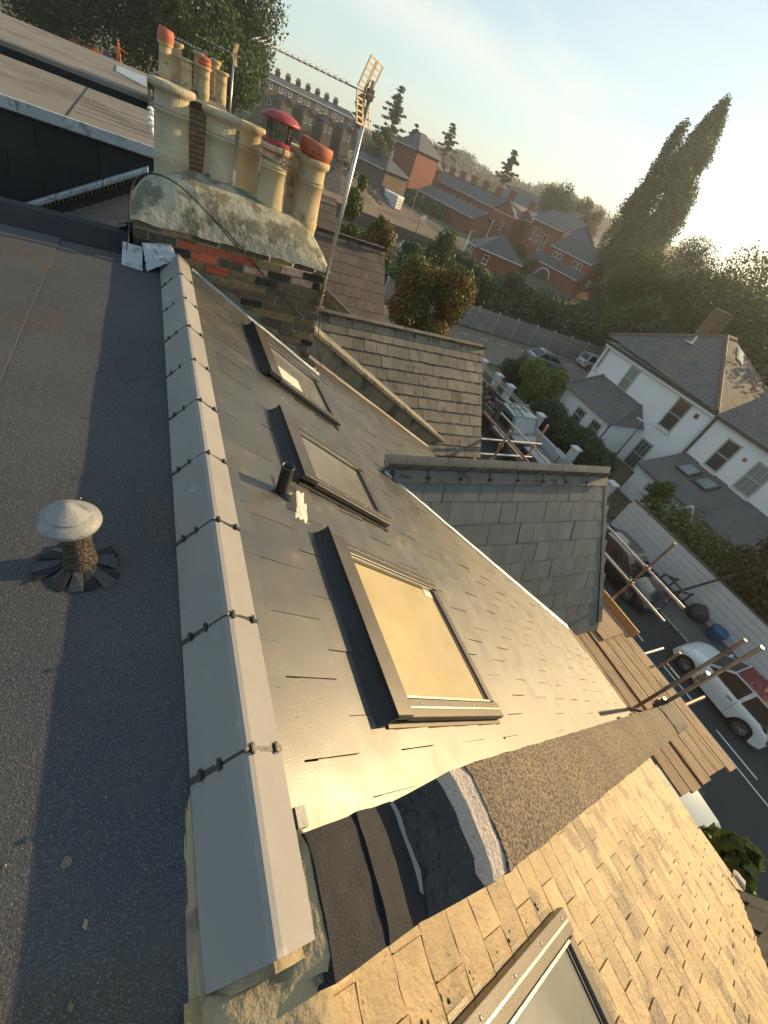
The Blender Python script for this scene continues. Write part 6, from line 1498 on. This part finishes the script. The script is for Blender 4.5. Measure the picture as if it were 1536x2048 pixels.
# ------------------------------------------------------------------ vehicles
def interp(t, tab):
    for (a, va_), (b_, vb_) in zip(tab, tab[1:]):
        if t <= b_: f = (t - a) / (b_ - a) if b_ > a else 0; f = max(0, min(1, f)); f = f * f * (3 - 2 * f) * .5 + f * .5; return va_ + (vb_ - va_) * f
    return tab[-1][1]
def car(label, loc, heading, L, W, H, paint, belt, cab, wheel_r=.31, wb=None, roofm=None, group='cars parked along the streets', detail=True, grille=False, name='parked_car', cat='car', alloy='rim'):
    """x forward. belt: (x fraction 0 rear..1 front, z). cab: rear base, rear roof, front roof, front base fractions"""
    t = bpy.data.objects.new(name, None); col.objects.link(t); t['label'] = label; t['category'] = cat; t['group'] = group
    t.location = loc; t.rotation_euler = (0, 0, heading); ROOT[t.name] = Vector((0, 0, 0))
    wb = wb or L * .62; xf, xr = wb / 2 + L * .01, -wb / 2 + L * .01; hw = W / 2
    xs = sorted(set([round(-L / 2 + L * i / 46, 3) for i in range(47)])); vs = []; fs = []
    prof_n = None
    for x in xs:
        f = (x + L / 2) / L; zt = interp(f, belt); e = min(f, 1 - f)
        w = hw * (1 - .16 * max(0, 1 - e / .10) ** 1.6 - .03 * max(0, 1 - e / .3)); bot = .20 + .06 * max(0, 1 - e / .06)
        arch = bot
        for xc in (xf, xr):
            q = (wheel_r + .06) ** 2 - (x - xc) ** 2
            if q > 0: arch = max(arch, wheel_r + math.sqrt(q) - .02)
        zs = min(arch, zt - .1)
        mid = max(zs + .03, .45 * (zt + bot)); sh = max(mid + .02, zt - .14)
        ring = [(-w * .80, max(bot, zs)), (-w * .985, zs), (-w * 1.0, mid), (-w * .985, sh), (-w * .90, zt - .03), (-w * .70, zt + .012), (0, zt + .035)]
        ring = ring + [(-y, z) for y, z in reversed(ring[:-1])]
        prof_n = len(ring); vs += [(x, y, z) for y, z in ring]
    m = prof_n
    for i in range(len(xs) - 1):
        for j in range(m - 1): fs.append((i * m + j, i * m + j + 1, (i + 1) * m + j + 1, (i + 1) * m + j))
    fs += [tuple(range(m)), tuple(reversed(range((len(xs) - 1) * m, len(xs) * m)))]
    b = MB(); b.add(vs, fs); body = b.build('body', paint, t, smooth=True)
    m_ = body.modifiers.new('edge', 'EDGE_SPLIT'); m_.split_angle = R_(48)
    X = lambda q: -L / 2 + L * q
    zb = [interp(q, belt) for q in cab]
    wb_, wt = hw * .90, hw * .70
    c0, c1, c2, c3 = X(cab[0]), X(cab[1]), X(cab[2]), X(cab[3])
    def cabin(s, dz=0):
        return [(c0, s * wb_, zb[0]), (c1, s * wt, H - .02 + dz), ((c1 + c2) / 2, s * wt * 1.02, H + .012 + dz), (c2, s * wt, H - .02 + dz), (c3, s * wb_, zb[3] - .01)]
    l, r = cabin(1), cabin(-1); n5 = 5
    b = MB(); b.add(l + r + [(c0, wb_, zb[0] - .12), (c3, wb_, zb[3] - .12), (c0, -wb_, zb[0] - .12), (c3, -wb_, zb[3] - .12)],
        [(0, 1, 6, 5), (3, 4, 9, 8), (0, 10, 11, 4, 3, 2, 1), (5, 6, 7, 8, 9, 13, 12)]); b.build('cabin_frame', paint, t, bevel=.0)
    b = MB(); mid_ = [((c1) * 1 + 0, 0, H + .015), ((c1 + c2) / 2, 0, H + .035), (c2, 0, H + .015)]
    b.add([l[1], l[2], l[3], *mid_, r[1], r[2], r[3]], [(0, 1, 4, 3), (1, 2, 5, 4), (3, 4, 7, 6), (4, 5, 8, 7)]); b.build('roof_panel', roofm or paint, t, smooth=True)
    def inset(q, k, off):
        q = [Vector(v) for v in q]; c = sum(q, Vector()) / len(q); nn = (q[1] - q[0]).cross(q[2] - q[0]).normalized()
        if nn.dot(c - Vector((0, 0, .6))) < 0: nn = -nn
        return [c + (v - c) * k + nn * off for v in q]
    for nm, q, k in (('windscreen', [l[3], l[4], r[4], r[3]], .88), ('rear_window', [l[0], l[1], r[1], r[0]], .84)):
        b = MB(); q = inset(q, k, .012); b.add(q, [(0, 1, 2, 3)]); b.build(nm, 'car_glass', t)
    for s_, c in ((1, l), (-1, r)):
        mx_ = (c[1][0] + c[3][0]) / 2
        for nm, q in (('side_window', [(c[0][0] + .10, s_ * wb_, zb[0] + .02), (c[1][0] + .04, c[1][1], H - .05), (mx_ - .04, c[1][1], H - .04), (mx_ - .02, s_ * wb_, (zb[0] + zb[3]) / 2 + .02)]), ('side_window', [(mx_ + .04, s_ * wb_, (zb[0] + zb[3]) / 2 + .02), (mx_ + .03, c[1][1], H - .04), (c[3][0] - .02, c[3][1], H - .05), (c[4][0] - .12, s_ * wb_, zb[3] + .03)])):
            b = MB(); q = inset(q, .93, .010); b.add(q, [(0, 1, 2, 3)]); b.build(nm, 'car_glass', t)
        b = MB(); b.box((c3 - .12, s_ * (hw + .06), zb[3] + .06), (.10, .16, .11)); b.build('mirror', paint, t, bevel=.03)
        if detail:
            b = MB()
            for xx in ((c0 + c3) / 2 - .1, (c0 + c3) / 2 + .88): b.box((xx, s_ * (hw * .992), .62), (.008, .012, .62))
            b.box(((c0 + c3) / 2 + .1, s_ * (hw + .004), interp(.5, belt) - .17), (.18, .03, .03)); b.build('door_seam', 'steel_dark', t)
    for xc in (xf, xr):
        for s_ in (1, -1):
            y = s_ * (hw - .11); ax = (0, s_, 0)
            b = MB(); b.lathe([(wheel_r * .62, -.10), (wheel_r * .96, -.10), (wheel_r, -.07), (wheel_r, .07), (wheel_r * .95, .095), (wheel_r * .66, .10)], (xc, y, wheel_r), 26, ax, cap=True); w_ = b.build('wheel', 'tyre', t, smooth=False)
            b = MB(); b.lathe([(wheel_r * .66, .06), (wheel_r * .66, .103), (wheel_r * .58, .105), (wheel_r * .57, .07)], (xc, y, wheel_r), 24, ax, cap=False)
            for k in range(10):
                a = 2 * math.pi * k / 10; q0 = Vector((xc, y + s_ * .10, wheel_r)); dd = Vector((math.cos(a), 0, math.sin(a))); b.tube(q0, q0 + dd * wheel_r * .60, .016, 5)
            b.lathe([(.05, .07), (.05, .11), (.02, .12)], (xc, y, wheel_r), 12, ax); b.build('rim', alloy, w_)
    zf, zr2 = interp(.97, belt), interp(.03, belt)
    for s_ in (1, -1):
        b = MB(); b.lathe([(.10, -.04), (.095, .02), (.05, .05)], (L / 2 - .13, s_ * hw * .66, max(.5, zf - .10)), 14, (1, s_ * .35, .35)); b.build('headlight', 'lamp_clear', t, smooth=True)
        b = MB(); b.box((-L / 2 + .055, s_ * hw * .74, max(.6, zr2 - .14)), (.10, .16, .20)); b.build('tail_light', 'lamp_red', t, bevel=.03)
    b = MB(); b.box((L / 2 - .015, 0, .40), (.07, W * .52, .17 if not grille else .34)); b.build('grille', 'steel_dark', t, bevel=.02)
    b = MB(); b.box((L / 2 + .022, 0, .40), (.012, .5, .10)); b.build('number_plate', 'white_paint', t); b = MB(); b.box((-L / 2 - .006, 0, .52), (.012, .5, .10)); b.build('number_plate', 'brick_yellow', t)
    return t
hatch = [(0, .62), (.03, .82), (.12, .92), (.5, .92), (.72, .92), (.86, .80), (.96, .66), (1, .48)]
saloon = [(0, .58), (.04, .92), (.2, .98), (.5, .92), (.70, .92), (.88, .80), (.97, .66), (1, .46)]
mini = [(0, .60), (.04, .86), (.15, .95), (.5, .95), (.74, .95), (.88, .84), (.97, .66), (1, .45)]
car('white compact convertible with dark red soft top parked below the scaffold', (17.62, .62, G + .02), R_(90), 3.57, 1.63, 1.48, 'car_white', mini, (.03, .16, .56, .76), .31, 2.28, 'soft_top')
car('black saloon parked facing us under the scaffold rails', (17.85, 6.35, G + .02), R_(-90), 4.7, 1.82, 1.43, 'car_black', saloon, (.10, .30, .56, .76), .33, 2.8, grille=True)
car('dark blue car half hidden behind the upper scaffold tubes', (17.5, 12.1, G + .02), R_(-90), 4.4, 1.78, 1.45, 'car_blue', hatch, (.05, .20, .58, .78), .32, 2.6)
car('silver hatchback parked along the concrete fence', (42.6, 32.0, G + .02), R_(-8), 4.0, 1.7, 1.48, 'car_silver', hatch, (.03, .12, .56, .78), .31, 2.5)
car('grey saloon parked behind the green bushes', (33.0, 29.6, G + .02), R_(-8), 4.6, 1.78, 1.44, 'car_grey', saloon, (.10, .28, .56, .76), .32, 2.75)
car('pale silver car glimpsed beyond the tan roof at lower right', (10.9, -1.35, G + .02), R_(-90), 4.6, 1.8, 1.46, 'car_pale', saloon, (.10, .28, .58, .80), .33, 2.8)
car('pale car beside the dark lamp post at the site entrance', (33.6, 63.4, G + .02), R_(-12), 4.3, 1.75, 1.5, 'car_silver', hatch, (.03, .14, .58, .8), .31, 2.6, detail=False)
# flatbed truck with ladder frame
tk = thing('flatbed_truck', 'grey-green flatbed truck loaded with scrap and carrying a long ladder', 'truck', (18.2, 18, G))
b = MB(); b.prism([(17.15, 14.5, G + .5), (17.15, 14.2, G + 1.1), (17.15, 14.9, G + 1.25), (17.15, 15.35, G + 2.1), (17.15, 16.6, G + 2.15), (17.15, 16.6, G + .5)], (1.9, 0, 0)); cbn = b.build('cab', 'car_green', tk, bevel=.05)
b = MB(); b.add([(17.27, 14.905, G + 1.30), (18.93, 14.905, G + 1.30), (18.85, 15.33, G + 2.02), (17.35, 15.33, G + 2.02)], [(0, 1, 2, 3)]); b.v = [(x, y - .03, z + .01) for x, y, z in b.v]; b.build('windscreen', 'pane_pale', tk)
b = MB(); b.span((17.13, 15.3, G + 1.25), (17.145, 16.2, G + 1.9)); b.build('side_window', 'car_glass', tk)
b = MB(); b.span((17.1, 16.7, G + .85), (19.2, 21.6, G + .97)); b.build('bed', 'steel_dark', tk)
for p0, p1 in (((17.1, 16.7, G + .98), (17.15, 21.6, G + 1.4)), ((19.15, 16.7, G + .98), (19.2, 21.6, G + 1.4)), ((17.16, 16.7, G + .98), (19.14, 16.75, G + 2.1))): b = MB(); b.span(p0, p1); b.build('side_board', 'car_green', tk)
for y in (15.0, 20.4):
    for x in (17.25, 19.0): b = MB(); b.lathe([(.2, -.1), (.38, -.1), (.4, 0), (.38, .1), (.2, .1)], (x, y, G + .4), 18, (1, 0, 0)); b.build('wheel', 'tyre', tk)
g = random.Random(4); b = MB()
for k in range(90): b.box((g.uniform(17.3, 18.9), g.uniform(17, 21.2), G + g.uniform(1.0, 1.5)), (g.uniform(.05, .6), g.uniform(.05, .7), g.uniform(.03, .2)), Matrix.Rotation(g.uniform(0, 3), 3, 'Z') @ Matrix.Rotation(g.uniform(-.5, .5), 3, 'X'))
o = b.build('scrap_load', 'rubble', tk, kind='stuff', fix=False)
for x in (17.7, 18.95):
    b = MB(); b.tube((x, 16.4, G), (x, 16.4, G + 2.3), .03, 6); b.tube((x, 21.4, G + .9), (x, 21.4, G + 2.3), .03, 6); b.build('rack_post', 'galv', tk)
b = MB(); b.tube((17.7, 16.4, G + 2.3), (18.95, 16.4, G + 2.3), .03, 6); b.tube((17.7, 21.4, G + 2.3), (18.95, 21.4, G + 2.3), .03, 6); b.build('rack_bar', 'galv', tk)
l2 = thing('ladder', 'long aluminium ladder lying on the flatbed truck rack', 'ladder', (18.2, 18, G + 2.35))
for x in (18.0, 18.42): b = MB(); b.box((x, 18.4, G + 2.37), (.03, 6.0, .08)); b.build('stile', 'galv', l2)
for k in range(22): b = MB(); b.tube((18.0, 15.5 + k * .275, G + 2.37), (18.42, 15.5 + k * .275, G + 2.37), .015, 6); b.build('rung', 'galv', l2)

# ------------------------------------------------------------------ the worker and his surroundings
pp = pol(-2.1, 74.0, -1.95)
def person():
    t = thing('person', 'worker in an orange hi-vis suit reaching out to the right beyond the flat roof', 'person', pp)
    me = bpy.data.meshes.new('body')
    V = [(0, 0, .95), (0, 0, 1.15), (0, 0, 1.40), (0, 0, 1.50), (0, .0, 1.60), (0, 0, 1.70), (-.18, 0, 1.40), (-.26, 0, 1.15), (-.20, -.10, .93), (.18, 0, 1.40), (.42, -.05, 1.33), (.66, -.08, 1.24), (.74, -.08, 1.22), (-.10, 0, .90), (-.12, 0, .48), (-.13, 0, .08), (-.13, -.14, .04), (.10, 0, .90), (.12, .02, .48), (.14, .03, .08), (.14, -.11, .04)]
    Ee = [(0, 1), (1, 2), (2, 3), (3, 4), (4, 5), (2, 6), (6, 7), (7, 8), (2, 9), (9, 10), (10, 11), (11, 12), (0, 13), (13, 14), (14, 15), (15, 16), (0, 17), (17, 18), (18, 19), (19, 20)]
    Rr = [.15, .15, .16, .055, .085, .095, .075, .055, .038, .075, .055, .042, .035, .10, .075, .055, .045, .10, .075, .055, .045]
    me.from_pydata([(x, y, z) for x, y, z in V], Ee, []); o = bpy.data.objects.new('body', me); col.objects.link(o); o.parent = t
    m = o.modifiers.new('skin', 'SKIN'); 
    for sv, r in zip(me.skin_vertices[0].data, Rr): sv.radius = (r, r * .85)
    me.skin_vertices[0].data[0].use_root = True
    s_ = o.modifiers.new('sub', 'SUBSURF'); s_.levels = s_.render_levels = 2
    me.materials.append(M_['hi_vis'])
    b = MB(); c = Vector(pp); b.lathe([(.05, -.13), (.085, -.06), (.10, .0), (.095, .08), (.05, .13), (.01, .14)], c + Vector((0, -.005, 1.66)), 14); b.box(c + Vector((0, -.10, 1.65)), (.03, .04, .05)); b.build('head', 'skin', t, smooth=True)
    b = MB(); b.lathe([(.125, .03), (.12, .06), (.10, .12), (.04, .165)], c + Vector((0, 0, 1.66)), 14); b.build('hard_hat', 'hi_vis', t, smooth=True)
    for q in ((.77, -.08, 1.21), (-.20, -.11, .89)):
        b = MB(); b.box(c + Vector(q), (.09, .05, .09))
        for k in range(4): b.tube(c + Vector(q) + Vector((.03, 0, -.03 + .02 * k)), c + Vector(q) + Vector((.10, -.02, -.035 + .022 * k)), .009, 5)
        b.tube(c + Vector(q) + Vector((0, -.02, .03)), c + Vector(q) + Vector((.05, -.06, .05)), .011, 5); b.build('hand', 'skin', t)
    b = MB(); b.tube(c + Vector((.15, 0, 1.16)), c + Vector((-.15, 0, 1.16)), .02, 6); b.build('belt', 'steel_dark', t)
person()
br_ = block('low_building', 'low flat-roofed shed the orange worker stands on', pol(-12, 71), pol(3, 71), 6, G, -2.15, -2, 'flat', 'stock_brick', 'felt_tan', over=.1)
p2 = pol(25.6, 74); t = thing('person', 'distant pedestrian in pale pink top beside the parked car', 'person', p2)
me = bpy.data.meshes.new('body'); me.from_pydata([(0, 0, .9), (0, 0, 1.35), (0, 0, 1.5), (0, 0, 1.65), (-.2, 0, 1.3), (-.24, 0, .9), (.2, 0, 1.3), (.24, .05, .9), (-.1, 0, .45), (-.12, 0, .05), (.1, .1, .45), (.12, .05, .05)], [(0, 1), (1, 2), (2, 3), (1, 4), (4, 5), (1, 6), (6, 7), (0, 8), (8, 9), (0, 10), (10, 11)], [])
o = bpy.data.objects.new('body', me); col.objects.link(o); o.parent = t; o.modifiers.new('skin', 'SKIN')
for sv, r in zip(me.skin_vertices[0].data, (.15, .15, .06, .1, .07, .04, .07, .04, .08, .05, .08, .05)): sv.radius = (r, r)
o.modifiers.new('s', 'SUBSURF').render_levels = 1; me.materials.append(M_['mortar_pink'])
bb = thing('barrier', 'red and blue barriers behind the flat roof, left of the worker', 'barrier', pol(-4, 73, -1.9))
for k, (az, m) in enumerate(((-5.2, 'sheet_red'), (-4.3, 'sheet_red'), (-3.6, 'hi_vis'), (-3.0, 'blue_sheet'))): b = MB(); b.box(pol(az, 73, -1.7), (.9, .12, .6)); b.build('panel', m, bb)
b = MB(); b.tube(pol(-12.6, 21, -3), pol(-12.9, 21, 2.5), .16, 10); tag(b.build('pale_post', 'pot'), 'pale round post at the top left corner of the flat roof', 'post')
b = MB(); q = pol(-7.5, 36, -.2); b.tube(q, q + Vector((1.6, 0, -.2)), .05, 6); b.tube(q + Vector((0, 0, -.6)), q + Vector((1.6, 0, -.8)), .05, 6); b.box(q + Vector((.9, 0, -.35)), (.5, .1, .35)); tag(b.build('balcony_rail', 'white_paint'), 'white railing glimpsed among the leaves at upper left', 'railing')
b = MB(); b.tube(rp(1.2, 2.8, .0) + Vector((6, 0, -1)), rp(1.2, 2.8, .0) + Vector((6.02, 0, -1)), .01, 4)

# ------------------------------------------------------------------ evening haze
HAZE = 0.0006
hz = MB(); hz.span((-900, -900, G - 1), (900, 900, 48)); ho = hz.build('haze', 'wire_black'); ho['kind'] = 'stuff'
hm = bpy.data.materials.new('haze'); hm.use_nodes = True; N, L = hm.node_tree.nodes, hm.node_tree.links; N.clear()
vo = N.new('ShaderNodeVolumePrincipled'); vo.inputs['Density'].default_value = HAZE; vo.inputs['Color'].default_value = (.95, .95, .92, 1); vo.inputs['Anisotropy'].default_value = .60
ou = N.new('ShaderNodeOutputMaterial'); L.new(vo.outputs[0], ou.inputs['Volume']); ho.data.materials.clear(); ho.data.materials.append(hm)
